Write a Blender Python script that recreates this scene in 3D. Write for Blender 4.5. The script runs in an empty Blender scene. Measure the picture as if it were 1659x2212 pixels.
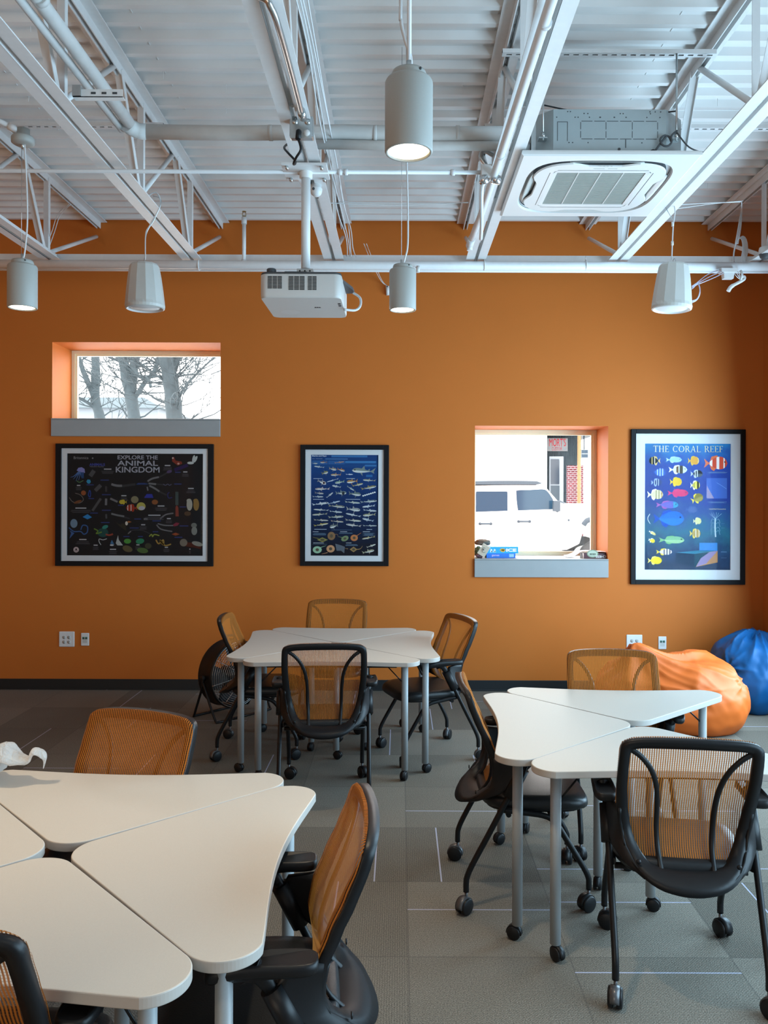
import bpy, math, random
from mathutils import Vector, Matrix, noise
R = math.radians
PI = math.pi
random.seed(7)
scn = bpy.context.scene
COL = scn.collection

# ------------------------------------------------------------------ camera
F_PX, VPX, VPY, CAM_H, ROLL = 1780.0, 863.0, 1074.0, 1.74, 0.0035
cam_d = bpy.data.cameras.new('camera')
cam_d.sensor_fit = 'VERTICAL'
cam_d.sensor_height = 36.0
cam_d.lens = 36.0 * F_PX / 2212.0
cam_d.shift_x = -(VPX - 829.5) / 2212.0
cam_d.shift_y = -(1106.0 - VPY) / 2212.0
cam_d.clip_start = 0.05
cam_d.clip_end = 300
cam = bpy.data.objects.new('camera', cam_d)
cam.location = (0, 0, CAM_H)
cam.rotation_euler = (PI / 2, -ROLL, 0)
COL.objects.link(cam)
scn.camera = cam

# ------------------------------------------------------------------ colour management, world, lights
scn.view_settings.view_transform = 'Standard'
scn.view_settings.look = 'None'
scn.view_settings.exposure = 0.0
scn.view_settings.gamma = 1.0
scn.view_settings.use_curve_mapping = False

world = bpy.data.worlds.new('world')
scn.world = world
world.use_nodes = True
wn = world.node_tree.nodes
wn['Background'].inputs[0].default_value = (1.0, 0.97, 0.93, 1)
wn['Background'].inputs[1].default_value = 8.5

DAY = (0.47, 0.77, 1.0)
WARM = (1.0, 0.79, 0.54)

def area_light(name, loc, rot, sx, sy, power, color):
    l = bpy.data.lights.new(name, 'AREA')
    l.shape = 'RECTANGLE'; l.size = sx; l.size_y = sy; l.energy = power; l.color = color
    o = bpy.data.objects.new(name, l); o.location = loc; o.rotation_euler = rot
    COL.objects.link(o); return o

def spot_light(name, loc, power, color, angle=80, blend=0.8, radius=0.055, parent=None):
    l = bpy.data.lights.new(name, 'SPOT')
    l.energy = power; l.color = color; l.spot_size = R(angle); l.spot_blend = blend
    l.shadow_soft_size = radius
    o = bpy.data.objects.new(name, l); o.location = loc
    COL.objects.link(o)
    if parent: o.parent = parent
    return o

WALL_Y = 7.42          # inner face of the far wall
RIGHT_X = 3.275
LEFT_X = -4.6
REAR_Y = -3.6
DECK_Z = 4.215
# daylight of the big windows in the right wall
area_light('daylight_corner_window', (RIGHT_X - 0.15, 5.45, 1.6), (0, R(86), 0), 2.5, 2.3, 200, DAY)
area_light('daylight_right_window', (RIGHT_X - 0.15, 1.7, 1.6), (0, R(86), 0), 2.5, 3.6, 235, DAY)
area_light('warm_rear_fill', (-3.2, REAR_Y + 0.06, 1.9), (R(94), 0, 0), 2.4, 2.4, 82, (1.0, 0.88, 0.70))  # unseen warm fill added behind the camera
# the pendants of the same grid that hang outside the frame
PEND_Z = 2.79
for nm, lx, ly in (('pendant_glow_west', -1.96, 2.45), ('pendant_glow_rear', 0.02, 0.4),
                   ('pendant_glow_rear_west', -1.96, 0.4)):
    spot_light(nm, (lx, ly, PEND_Z - 0.02), 100, WARM)

# ------------------------------------------------------------------ pixel -> place (a point of the photo at a known depth or height)
def at(px, py, Y):
    dx, dy = px - VPX, py - VPY
    dx, dy = dx + dy * ROLL, dy - dx * ROLL
    return Vector((dx / F_PX * Y, Y, CAM_H - dy / F_PX * Y))

def on_z(px, py, z=0.0):
    dx, dy = px - VPX, py - VPY
    dx, dy = dx + dy * ROLL, dy - dx * ROLL
    Y = (CAM_H - z) * F_PX / dy
    return Vector((dx / F_PX * Y, Y, z))

# ------------------------------------------------------------------ materials
def lin(c):
    if isinstance(c, str):
        c = c.lstrip('#')
        c = [int(c[i:i + 2], 16) / 255 for i in (0, 2, 4)]
        return tuple((x / 12.92 if x <= .04045 else ((x + .055) / 1.055) ** 2.4) for x in c) + (1.0,)
    return tuple(c[:3]) + (1.0,)

class NT:
    def __init__(s, mat):
        s.nt = mat.node_tree; s.n = s.nt.nodes; s.l = s.nt.links
    def new(s, t, **kw):
        n = s.n.new(t)
        for k, v in kw.items():
            setattr(n, k, v)
        return n
    def link(s, a, b): s.l.new(a, b)
    def val(s, sock, v):
        if isinstance(v, bpy.types.NodeSocket): s.l.new(v, sock)
        else: sock.default_value = v
    def math(s, op, a, b=0.0, c=None, clamp=False):
        n = s.new('ShaderNodeMath', operation=op, use_clamp=clamp)
        s.val(n.inputs[0], a); s.val(n.inputs[1], b)
        if c is not None: s.val(n.inputs[2], c)
        return n.outputs[0]
    def mix(s, fac, a, b):
        n = s.new('ShaderNodeMix', data_type='RGBA')
        s.val(n.inputs[0], fac); s.val(n.inputs[6], a); s.val(n.inputs[7], b)
        return n.outputs[2]

def mat(name, color, rough=0.5, metal=0.0, spec=0.5, noise_amt=0.0, noise_scale=40.0, bump=0.0, bump_scale=200.0,
        emit=None, emit_s=0.0, subsurf=0.0, sheen=0.0, coat=0.0):
    m = bpy.data.materials.new(name); m.use_nodes = True
    t = NT(m); b = t.n['Principled BSDF']
    c = lin(color)
    b.inputs['Base Color'].default_value = c
    b.inputs['Roughness'].default_value = rough
    b.inputs['Metallic'].default_value = metal
    b.inputs['Specular IOR Level'].default_value = spec
    if coat: b.inputs['Coat Weight'].default_value = coat
    tc = None
    if noise_amt or bump:
        tc = t.new('ShaderNodeTexCoord')
    if noise_amt:
        nz = t.new('ShaderNodeTexNoise'); nz.inputs['Scale'].default_value = noise_scale; nz.inputs['Detail'].default_value = 4
        t.link(tc.outputs['Object'], nz.inputs['Vector'])
        f = t.math('MULTIPLY_ADD', nz.outputs[0], 2 * noise_amt, 1 - noise_amt)
        mx = t.new('ShaderNodeMix', data_type='RGBA', blend_type='MULTIPLY'); mx.inputs[0].default_value = 1.0
        mx.inputs[6].default_value = c
        cc = t.new('ShaderNodeCombineColor')
        for i in range(3): t.link(f, cc.inputs[i])
        t.link(cc.outputs[0], mx.inputs[7]); t.link(mx.outputs[2], b.inputs['Base Color'])
    if bump:
        nb = t.new('ShaderNodeTexNoise'); nb.inputs['Scale'].default_value = bump_scale; nb.inputs['Detail'].default_value = 3
        t.link(tc.outputs['Object'], nb.inputs['Vector'])
        bp = t.new('ShaderNodeBump'); bp.inputs['Strength'].default_value = bump; bp.inputs['Distance'].default_value = 0.002
        t.link(nb.outputs[0], bp.inputs['Height']); t.link(bp.outputs[0], b.inputs['Normal'])
    if emit is not None:
        b.inputs['Emission Color'].default_value = lin(emit); b.inputs['Emission Strength'].default_value = emit_s
    return m

def glass_mat(name, tint=(1, 1, 1), rough=0.0, ior=1.45):
    m = bpy.data.materials.new(name); m.use_nodes = True
    t = NT(m); out = t.n['Material Output']; t.n.remove(t.n['Principled BSDF'])
    tr = t.new('ShaderNodeBsdfTransparent'); tr.inputs[0].default_value = lin(tint)
    gl = t.new('ShaderNodeBsdfGlossy'); gl.inputs['Roughness'].default_value = rough
    fr = t.new('ShaderNodeFresnel'); fr.inputs[0].default_value = ior
    mx = t.new('ShaderNodeMixShader')
    t.link(fr.outputs[0], mx.inputs[0]); t.link(tr.outputs[0], mx.inputs[1]); t.link(gl.outputs[0], mx.inputs[2])
    t.link(mx.outputs[0], out.inputs[0])
    return m

def carpet_mat():
    m = bpy.data.materials.new('carpet_tiles'); m.use_nodes = True
    t = NT(m); b = t.n['Principled BSDF']
    tc = t.new('ShaderNodeTexCoord')
    sub = t.new('ShaderNodeVectorMath', operation='SUBTRACT'); sub.inputs[1].default_value = (0.04, 3.12, 0)
    t.link(tc.outputs['Object'], sub.inputs[0])
    dv = t.new('ShaderNodeVectorMath', operation='DIVIDE'); dv.inputs[1].default_value = (0.61, 0.61, 1)
    t.link(sub.outputs[0], dv.inputs[0])
    fl = t.new('ShaderNodeVectorMath', operation='FLOOR'); t.link(dv.outputs[0], fl.inputs[0])
    fr = t.new('ShaderNodeVectorMath', operation='FRACTION'); t.link(dv.outputs[0], fr.inputs[0])
    wn_ = t.new('ShaderNodeTexWhiteNoise', noise_dimensions='2D'); t.link(fl.outputs[0], wn_.inputs['Vector'])
    sp = t.new('ShaderNodeSeparateColor'); t.link(wn_.outputs['Color'], sp.inputs[0])
    r1, r2, r3 = sp.outputs
    sf = t.new('ShaderNodeSeparateXYZ'); t.link(fr.outputs[0], sf.inputs[0])
    so = t.new('ShaderNodeSeparateXYZ'); t.link(tc.outputs['Object'], so.inputs[0])
    horiz = t.math('GREATER_THAN', r1, 0.5)
    # coordinate across the tile's direction
    def pick(h, a, bb):
        n = t.new('ShaderNodeMix', data_type='FLOAT'); t.val(n.inputs[0], h); t.val(n.inputs[2], a); t.val(n.inputs[3], bb)
        return n.outputs[0]
    acr = pick(horiz, sf.outputs[0], sf.outputs[1])
    acw = pick(horiz, so.outputs[0], so.outputs[1])
    pos = t.math('MULTIPLY_ADD', r2, 0.7, 0.15)
    d = t.math('ABSOLUTE', t.math('SUBTRACT', acr, pos))
    line = t.math('MULTIPLY', t.math('LESS_THAN', d, 0.0055), t.math('GREATER_THAN', r3, 0.42))
    # seams
    e1 = t.math('MINIMUM', t.math('MINIMUM', sf.outputs[0], t.math('SUBTRACT', 1.0, sf.outputs[0])),
                t.math('MINIMUM', sf.outputs[1], t.math('SUBTRACT', 1.0, sf.outputs[1])))
    seam = t.math('LESS_THAN', e1, 0.005)
    nz = t.new('ShaderNodeTexNoise'); nz.inputs['Scale'].default_value = 210; nz.inputs['Detail'].default_value = 3
    t.link(tc.outputs['Object'], nz.inputs['Vector'])
    nb = t.new('ShaderNodeTexNoise'); nb.inputs['Scale'].default_value = 2.2; nb.inputs['Detail'].default_value = 3
    t.link(tc.outputs['Object'], nb.inputs['Vector'])
    wv = t.math('SINE', t.math('MULTIPLY', acw, 2 * PI / 0.009))
    wx = t.math('SINE', t.math('MULTIPLY', so.outputs[0], 2 * PI / 0.011))
    wy = t.math('SINE', t.math('MULTIPLY', so.outputs[1], 2 * PI / 0.011))
    loop = t.math('MULTIPLY', wx, wy)
    k = t.math('MULTIPLY_ADD', nz.outputs[0], 2.2, -0.1)
    k = t.math('MULTIPLY', k, t.math('MULTIPLY_ADD', wv, 0.14, 1.0))
    k = t.math('MULTIPLY', k, t.math('MULTIPLY_ADD', r1, 0.46, 0.77))
    k = t.math('MULTIPLY', k, t.math('MULTIPLY_ADD', nb.outputs[0], 0.25, 0.875))
    cc = t.new('ShaderNodeCombineColor')
    t.link(t.math('MULTIPLY', k, 0.165), cc.inputs[0]); t.link(t.math('MULTIPLY', k, 0.145), cc.inputs[1]); t.link(t.math('MULTIPLY', k, 0.118), cc.inputs[2])
    base = t.mix(t.math('MULTIPLY', seam, 0.35), cc.outputs[0], (0.06, 0.056, 0.052, 1))
    base = t.mix(line, base, (0.40, 0.40, 0.50, 1))
    t.link(base, b.inputs['Base Color'])
    b.inputs['Roughness'].default_value = 0.95
    b.inputs['Specular IOR Level'].default_value = 0.15
    bp = t.new('ShaderNodeBump'); bp.inputs['Strength'].default_value = 0.5; bp.inputs['Distance'].default_value = 0.003
    t.link(t.math('ADD', t.math('MULTIPLY_ADD', loop, 0.3, 0.0), nz.outputs[0]), bp.inputs['Height'])
    t.link(bp.outputs[0], b.inputs['Normal'])
    return m

def mesh_fabric_mat():
    m = bpy.data.materials.new('orange_mesh_fabric'); m.use_nodes = True
    t = NT(m); b = t.n['Principled BSDF']; out = t.n['Material Output']
    tc = t.new('ShaderNodeTexCoord'); so = t.new('ShaderNodeSeparateXYZ'); t.link(tc.outputs['Object'], so.inputs[0])
    rib = t.math('MULTIPLY_ADD', t.math('SINE', t.math('MULTIPLY', so.outputs[0], 2 * PI / 0.0078)), 0.5, 0.5)
    zig = t.math('MULTIPLY_ADD', t.math('SINE', t.math('MULTIPLY', so.outputs[2], 2 * PI / 0.0075)), 0.5, 0.5)
    hole = t.math('MULTIPLY', t.math('GREATER_THAN', rib, 0.57), t.math('MULTIPLY_ADD', t.math('GREATER_THAN', zig, 0.25), 0.30, 0.58))
    hole = t.math('ADD', hole, 0.07)
    b.inputs['Base Color'].default_value = (0.62, 0.22, 0.035, 1)
    b.inputs['Roughness'].default_value = 0.75
    b.inputs['Specular IOR Level'].default_value = 0.2
    col = t.mix(t.math('MULTIPLY', rib, 0.35), (0.54, 0.180, 0.028, 1), (0.28, 0.08, 0.014, 1))
    t.link(col, b.inputs['Base Color'])
    tl = t.new('ShaderNodeBsdfTranslucent'); t.link(col, tl.inputs[0])
    m1 = t.new('ShaderNodeMixShader'); m1.inputs[0].default_value = 0.22
    t.link(b.outputs[0], m1.inputs[1]); t.link(tl.outputs[0], m1.inputs[2])
    tr = t.new('ShaderNodeBsdfTransparent')
    m2 = t.new('ShaderNodeMixShader'); t.link(hole, m2.inputs[0]); t.link(m1.outputs[0], m2.inputs[1]); t.link(tr.outputs[0], m2.inputs[2])
    t.link(m2.outputs[0], out.inputs[0])
    return m

def thin_plastic_mat():
    m = bpy.data.materials.new('thin_white_plastic'); m.use_nodes = True
    t = NT(m); b = t.n['Principled BSDF']; out = t.n['Material Output']
    b.inputs['Base Color'].default_value = (0.85, 0.83, 0.80, 1); b.inputs['Roughness'].default_value = 0.3
    tl = t.new('ShaderNodeBsdfTranslucent'); tl.inputs[0].default_value = (0.9, 0.88, 0.85, 1)
    m1 = t.new('ShaderNodeMixShader'); m1.inputs[0].default_value = 0.4
    t.link(b.outputs[0], m1.inputs[1]); t.link(tl.outputs[0], m1.inputs[2])
    tr = t.new('ShaderNodeBsdfTransparent')
    m2 = t.new('ShaderNodeMixShader'); m2.inputs[0].default_value = 0.24
    tc = t.new('ShaderNodeTexCoord'); nb = t.new('ShaderNodeTexNoise'); nb.inputs['Scale'].default_value = 46; nb.inputs['Detail'].default_value = 5; nb.inputs['Distortion'].default_value = 1.5
    bp = t.new('ShaderNodeBump'); bp.inputs['Strength'].default_value = 1.0; bp.inputs['Distance'].default_value = 0.012
    t.link(tc.outputs['Object'], nb.inputs['Vector']); t.link(nb.outputs[0], bp.inputs['Height']); t.link(bp.outputs[0], b.inputs['Normal']); t.link(bp.outputs[0], tl.inputs['Normal'])
    t.link(m1.outputs[0], m2.inputs[1]); t.link(tr.outputs[0], m2.inputs[2])
    t.link(m2.outputs[0], out.inputs[0])
    return m

def brick_mat(name, c1, c2, mortar, scale):
    m = bpy.data.materials.new(name); m.use_nodes = True
    t = NT(m); b = t.n['Principled BSDF']
    tc = t.new('ShaderNodeTexCoord'); mp = t.new('ShaderNodeMapping'); mp.inputs['Rotation'].default_value = (R(90), 0, 0)
    t.link(tc.outputs['Object'], mp.inputs[0])
    br = t.new('ShaderNodeTexBrick'); br.inputs['Color1'].default_value = lin(c1); br.inputs['Color2'].default_value = lin(c2)
    br.inputs['Mortar'].default_value = lin(mortar); br.inputs['Scale'].default_value = scale
    t.link(mp.outputs[0], br.inputs['Vector']); t.link(br.outputs[0], b.inputs['Base Color'])
    b.inputs['Roughness'].default_value = 0.9
    return m

M = {}
M['wall'] = mat('orange_wall_paint', (0.55, 0.152, 0.024), 0.6, spec=0.2, noise_amt=0.03, noise_scale=3, bump=0.15, bump_scale=350)
M['carpet'] = carpet_mat()
M['deck'] = mat('white_deck_paint', (0.80, 0.78, 0.76), 0.55, noise_amt=0.05, noise_scale=6)
M['steel'] = mat('white_painted_steel', (0.74, 0.73, 0.72), 0.42, noise_amt=0.06, noise_scale=25)
M['pipe'] = mat('white_painted_pipe', (0.74, 0.74, 0.74), 0.4, noise_amt=0.04, noise_scale=30)
M['wrap'] = mat('grey_white_pipe_wrap', (0.60, 0.59, 0.57), 0.7, noise_amt=0.12, noise_scale=14, bump=0.3, bump_scale=30)
M['base'] = mat('black_vinyl_base', (0.010, 0.012, 0.014), 0.45)
M['trim'] = mat('cream_window_frame', (0.86, 0.76, 0.52), 0.45, noise_amt=0.03)
M['sill'] = mat('grey_sill_paint', (0.315, 0.325, 0.325), 0.45, noise_amt=0.04, noise_scale=9)
M['glass'] = glass_mat('window_glass', ior=1.1)
M['pglass'] = glass_mat('picture_glass', ior=1.11)
M['galv'] = mat('galvanised_metal', (0.55, 0.57, 0.57), 0.28, metal=0.9, noise_amt=0.1, noise_scale=60)
M['black'] = mat('black_plastic', (0.009, 0.009, 0.010), 0.42, spec=0.3, noise_amt=0.05, noise_scale=80, bump=0.06, bump_scale=600)
M['blackm'] = mat('black_metal_tube', (0.008, 0.008, 0.009), 0.38, spec=0.3, noise_amt=0.05)
M['vinyl'] = mat('black_vinyl_seat', (0.014, 0.015, 0.016), 0.36, spec=0.4, bump=0.25, bump_scale=260)
M['hood'] = mat('grey_caster_hood', (0.10, 0.10, 0.105), 0.3, metal=0.3)
M['fabric'] = mesh_fabric_mat()
M['lam'] = mat('speckled_beige_laminate', (0.58, 0.53, 0.46), 0.5, noise_amt=0.07, noise_scale=420, spec=0.28)
M['edge'] = mat('beige_edge_band', (0.46, 0.42, 0.38), 0.45)
M['leg'] = mat('grey_powder_coat', (0.33, 0.345, 0.35), 0.4, noise_amt=0.05, noise_scale=200)
M['lamp'] = mat('pale_grey_pendant_paint', (0.37, 0.37, 0.345), 0.5, noise_amt=0.05, noise_scale=300)
M['lens'] = mat('lit_lamp_lens', (0.9, 0.88, 0.8), 0.4, emit=(1.0, 0.86, 0.62), emit_s=9.0)
M['white'] = mat('white_plastic', (0.72, 0.72, 0.71), 0.4, noise_amt=0.02)
M['offwhite'] = mat('off_white_plastic', (0.56, 0.56, 0.53), 0.45, noise_amt=0.03)
M['proj'] = mat('pale_grey_projector_shell', (0.60, 0.58, 0.55), 0.45, noise_amt=0.02)
M['dgrey'] = mat('dark_grey_plastic', (0.055, 0.058, 0.062), 0.5)
M['grille'] = mat('pale_grey_grille', (0.42, 0.43, 0.39), 0.6, noise_amt=0.05, noise_scale=300)
M['acbody'] = mat('grey_blue_sheet_steel', (0.40, 0.445, 0.45), 0.42, metal=0.25, noise_amt=0.05, noise_scale=14)
M['brass'] = mat('brass', (0.42, 0.33, 0.16), 0.3, metal=0.9)
M['chrome'] = mat('bright_wire', (0.60, 0.60, 0.60), 0.25, metal=0.9)
M['orange'] = mat('orange_vinyl', (0.64, 0.125, 0.017), 0.48, spec=0.3, noise_amt=0.04, noise_scale=6, bump=0.1, bump_scale=120)
M['blue'] = mat('blue_vinyl', (0.003, 0.082, 0.24), 0.46, spec=0.35, noise_amt=0.04, noise_scale=6, bump=0.1, bump_scale=120)
M['bag'] = thin_plastic_mat()
M['frame'] = mat('black_picture_frame', (0.006, 0.0065, 0.008), 0.45, spec=0.15)
M['matboard'] = mat('white_mat_board', (0.68, 0.70, 0.72), 0.8)
M['cable'] = mat('white_cable', (0.66, 0.66, 0.66), 0.45)
M['lcable'] = mat('lilac_white_cable', (0.50, 0.47, 0.58), 0.45)

_pm = {}
def pm(c):
    if c not in _pm:
        _pm[c] = mat('print_ink_' + c.lstrip('#'), c, 0.7, spec=0.2)
    return _pm[c]

# ------------------------------------------------------------------ mesh building
def TR(loc=(0, 0, 0), rx=0, ry=0, rz=0, s=None):
    m = Matrix.Translation(loc) @ Matrix.Rotation(rz, 4, 'Z') @ Matrix.Rotation(ry, 4, 'Y') @ Matrix.Rotation(rx, 4, 'X')
    if s: m = m @ Matrix.Diagonal((s[0], s[1], s[2], 1))
    return m

def crom(pts, sub=4, closed=False):
    P = [Vector(p) for p in pts]; n = len(P); out = []
    rng = n if closed else n - 1
    for i in range(rng):
        if closed: p0, p1, p2, p3 = P[(i - 1) % n], P[i], P[(i + 1) % n], P[(i + 2) % n]
        else: p0, p1, p2, p3 = P[max(i - 1, 0)], P[i], P[i + 1], P[min(i + 2, n - 1)]
        for k in range(sub):
            t = k / sub
            out.append(0.5 * ((2 * p1) + (p2 - p0) * t + (2 * p0 - 5 * p1 + 4 * p2 - p3) * t * t + (3 * p1 - p0 - 3 * p2 + p3) * t ** 3))
    if not closed: out.append(P[-1])
    return out

class MB:
    def __init__(s): s.v = []; s.f = []; s.mi = []; s.sm = []; s.mats = []
    def _m(s, m):
        if m not in s.mats: s.mats.append(m)
        return s.mats.index(m)
    def add(s, verts, faces, m, smooth=False, X=None):
        o = len(s.v); k = s._m(m)
        for p in verts:
            p = Vector(p); s.v.append(X @ p if X else p)
        for f in faces:
            s.f.append([o + i for i in f]); s.mi.append(k); s.sm.append(smooth)
        return s
    def box(s, c, d, m, X=None):
        x, y, z = [q / 2 for q in d]; c = Vector(c)
        vs = [c + Vector((a * x, b * y, e * z)) for a in (-1, 1) for b in (-1, 1) for e in (-1, 1)]
        fs = [(0, 1, 3, 2), (4, 6, 7, 5), (0, 4, 5, 1), (2, 3, 7, 6), (0, 2, 6, 4), (1, 5, 7, 3)]
        return s.add(vs, fs, m, False, X)
    def bb(s, a, b, m, X=None):
        a = Vector(a); b = Vector(b)
        return s.box((a + b) / 2, [abs(q) for q in (b - a)], m, X)
    def beam(s, a, b, w, h, m, up=(0, 0, 1), X=None):
        a = Vector(a); b = Vector(b); d = b - a; L = d.length; d.normalize()
        u = Vector(up); sx = d.cross(u)
        if sx.length < 1e-4: sx = d.cross(Vector((1, 0, 0)))
        sx.normalize(); uz = sx.cross(d)
        vs = [p + sx * i * w / 2 + uz * j * h / 2 for p in (a, b) for i, j in ((-1, -1), (1, -1), (1, 1), (-1, 1))]
        return s.add(vs, [(0, 1, 2, 3), (7, 6, 5, 4), (0, 4, 5, 1), (1, 5, 6, 2), (2, 6, 7, 3), (3, 7, 4, 0)], m, False, X)
    def tube(s, pts, r, m, n=10, caps=True, closed=False, X=None, flat=None):
        P = [Vector(p) for p in pts]; k = len(P)
        rr = r if isinstance(r, (list, tuple)) else [r] * k
        T = []
        for i in range(k):
            if closed: d = P[(i + 1) % k] - P[i - 1]
            else: d = P[min(i + 1, k - 1)] - P[max(i - 1, 0)]
            T.append(d.normalized() if d.length > 1e-9 else Vector((0, 0, 1)))
        u = Vector((0, 0, 1)) if abs(T[0].z) < 0.9 else Vector((0, 1, 0))
        u = (u - T[0] * u.dot(T[0])).normalized()
        vs = []
        for i in range(k):
            u = u - T[i] * u.dot(T[i])
            u = u.normalized() if u.length > 1e-6 else T[i].orthogonal().normalized()
            w = T[i].cross(u)
            for j in range(n):
                a = 2 * PI * j / n
                fx = flat if flat else 1.0
                vs.append(P[i] + u * math.cos(a) * rr[i] + w * math.sin(a) * rr[i] * fx)
        fs = []
        for i in range(k if closed else k - 1):
            i2 = (i + 1) % k
            for j in range(n):
                j2 = (j + 1) % n
                fs.append((i * n + j, i * n + j2, i2 * n + j2, i2 * n + j))
        s.add(vs, fs, m, True, X)
        if caps and not closed:
            o = len(s.v) - len(vs); kk = s._m(m)
            s.f.append([o + j for j in range(n)][::-1]); s.mi.append(kk); s.sm.append(False)
            s.f.append([o + (k - 1) * n + j for j in range(n)]); s.mi.append(kk); s.sm.append(False)
        return s
    def lathe(s, prof, m, n=24, X=None, smooth=True):
        vs = []; fs = []; rows = []
        for r, z in prof:
            if r < 1e-6:
                rows.append([len(vs)]); vs.append((0, 0, z))
            else:
                rows.append(list(range(len(vs), len(vs) + n)))
                vs += [(r * math.cos(2 * PI * j / n), r * math.sin(2 * PI * j / n), z) for j in range(n)]
        for a, b in zip(rows, rows[1:]):
            for j in range(n):
                j2 = (j + 1) % n
                if len(a) == 1 and len(b) == 1: continue
                if len(a) == 1: fs.append((a[0], b[j2], b[j]))
                elif len(b) == 1: fs.append((a[j], a[j2], b[0]))
                else: fs.append((a[j], a[j2], b[j2], b[j]))
        return s.add(vs, fs, m, smooth, X)
    def loft(s, loops, m, smooth=True, cap0=True, cap1=True, X=None):
        n = len(loops[0]); vs = [p for l in loops for p in l]; fs = []
        for i in range(len(loops) - 1):
            for j in range(n):
                j2 = (j + 1) % n
                fs.append((i * n + j, i * n + j2, (i + 1) * n + j2, (i + 1) * n + j))
        s.add(vs, fs, m, smooth, X)
        o = len(s.v) - len(vs); kk = s._m(m)
        if cap0: s.f.append([o + j for j in range(n)][::-1]); s.mi.append(kk); s.sm.append(False)
        if cap1: s.f.append([o + (len(loops) - 1) * n + j for j in range(n)]); s.mi.append(kk); s.sm.append(False)
        return s
    def prism(s, out, a, b, m, axis='z', X=None, side=None, smooth=False):
        def P(u, v, w): return (u, v, w) if axis == 'z' else ((u, w, v) if axis == 'y' else (w, u, v))
        n = len(out)
        vs = [P(u, v, a) for u, v in out] + [P(u, v, b) for u, v in out]
        s.add(vs, [list(range(n))[::-1], list(range(n, 2 * n))], m, False, X)
        o = len(s.v) - 2 * n; kk = s._m(side or m)
        for j in range(n):
            j2 = (j + 1) % n
            s.f.append([o + j, o + j2, o + n + j2, o + n + j]); s.mi.append(kk); s.sm.append(smooth)
        return s
    lay = 0.0
    def poly(s, pts, y, m):       # flat shape facing -Y (prints)
        return s.add([(p[0], y - s.lay, p[1]) for p in pts], [list(range(len(pts)))], m)
    def grid(s, fn, nu, nv, m, smooth=True, X=None):
        vs = [fn(i / nu, j / nv) for j in range(nv + 1) for i in range(nu + 1)]
        fs = [(j * (nu + 1) + i, j * (nu + 1) + i + 1, (j + 1) * (nu + 1) + i + 1, (j + 1) * (nu + 1) + i) for j in range(nv) for i in range(nu)]
        return s.add(vs, fs, m, smooth, X)
    def mesh(s, me, m, X):
        return s.add([v.co for v in me.vertices], [list(p.vertices) for p in me.polygons], m, False, X)
    def build(s, name, parent=None, bevel=0.0, segs=2, solid=0.0, subsurf=0, fixn=True, angle=40):
        me = bpy.data.meshes.new(name)
        me.from_pydata([tuple(v) for v in s.v], [], s.f)
        for m in s.mats: me.materials.append(m)
        me.polygons.foreach_set('material_index', s.mi)
        me.polygons.foreach_set('use_smooth', s.sm)
        me.validate(clean_customdata=False); me.update()
        o = bpy.data.objects.new(name, me); COL.objects.link(o)
        if parent: o.parent = parent
        if solid:
            md = o.modifiers.new('solid', 'SOLIDIFY'); md.thickness = solid; md.offset = 0
        if bevel:
            md = o.modifiers.new('bevel', 'BEVEL'); md.width = bevel; md.segments = segs; md.limit_method = 'ANGLE'; md.angle_limit = R(angle)
            md.harden_normals = False
        if subsurf:
            md = o.modifiers.new('sub', 'SUBSURF'); md.levels = subsurf; md.render_levels = subsurf
        return o

_font_cache = {}
def text_mesh(body, size, bold=0.0, align='CENTER', spacing=1.0, shear=0.0):
    key = (body, size, bold, align, spacing, shear)
    if key in _font_cache: return _font_cache[key]
    c = bpy.data.curves.new('t', 'FONT'); c.body = body; c.size = size; c.offset = bold; c.align_x = align; c.align_y = 'CENTER'
    c.space_character = spacing; c.shear = shear; c.resolution_u = 4
    o = bpy.data.objects.new('t', c); COL.objects.link(o)
    dg = bpy.context.evaluated_depsgraph_get()
    me = bpy.data.meshes.new_from_object(o.evaluated_get(dg))
    bpy.data.objects.remove(o); _font_cache[key] = me
    return me

def text_width(me):
    xs = [v.co.x for v in me.vertices]
    return max(xs) - min(xs) if xs else 1

# ------------------------------------------------------------------ things, labels
def empty(name, loc=(0, 0, 0), rz=0.0):
    o = bpy.data.objects.new(name, None); o.location = loc; o.rotation_euler = (0, 0, rz)
    o.empty_display_size = 0.1; COL.objects.link(o); return o
def tag(o, label, cat, group=None, kind=None):
    o['label'] = label; o['category'] = cat
    if group: o['group'] = group
    if kind: o['kind'] = kind
    return o
def struct(o):
    o['kind'] = 'structure'; return o
KIDS = {}
def copy_tree(src, loc, rz):
    kids = {}
    for ob in bpy.data.objects:
        if ob.parent: kids.setdefault(ob.parent.name, []).append(ob)
    def rec(o, par):
        c = o.copy(); COL.objects.link(c)
        if par: c.parent = par
        for k in kids.get(o.name, []): rec(k, c)
        return c
    r = rec(src, None); r.location = loc; r.rotation_euler = (0, 0, rz)
    return r

# ================================================================== THE SHELL
W1 = dict(x0=at(113, 740, WALL_Y).x, x1=at(476.5, 740, WALL_Y).x, top=at(295, 739.5, WALL_Y).z, sill=at(295, 904.5, WALL_Y).z, bot=at(295, 943, WALL_Y).z)
W2 = dict(x0=at(1026, 920, WALL_Y).x, x1=at(1314, 920, WALL_Y).x, top=at(1170, 920, WALL_Y).z, sill=at(1170, 1207, WALL_Y).z, bot=at(1170, 1247, WALL_Y).z)
TH = 0.50

b = MB(); b.bb((LEFT_X - .2, REAR_Y - .2, -0.1), (RIGHT_X + .2, WALL_Y, 0), M['carpet'])
struct(b.build('floor'))

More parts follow.
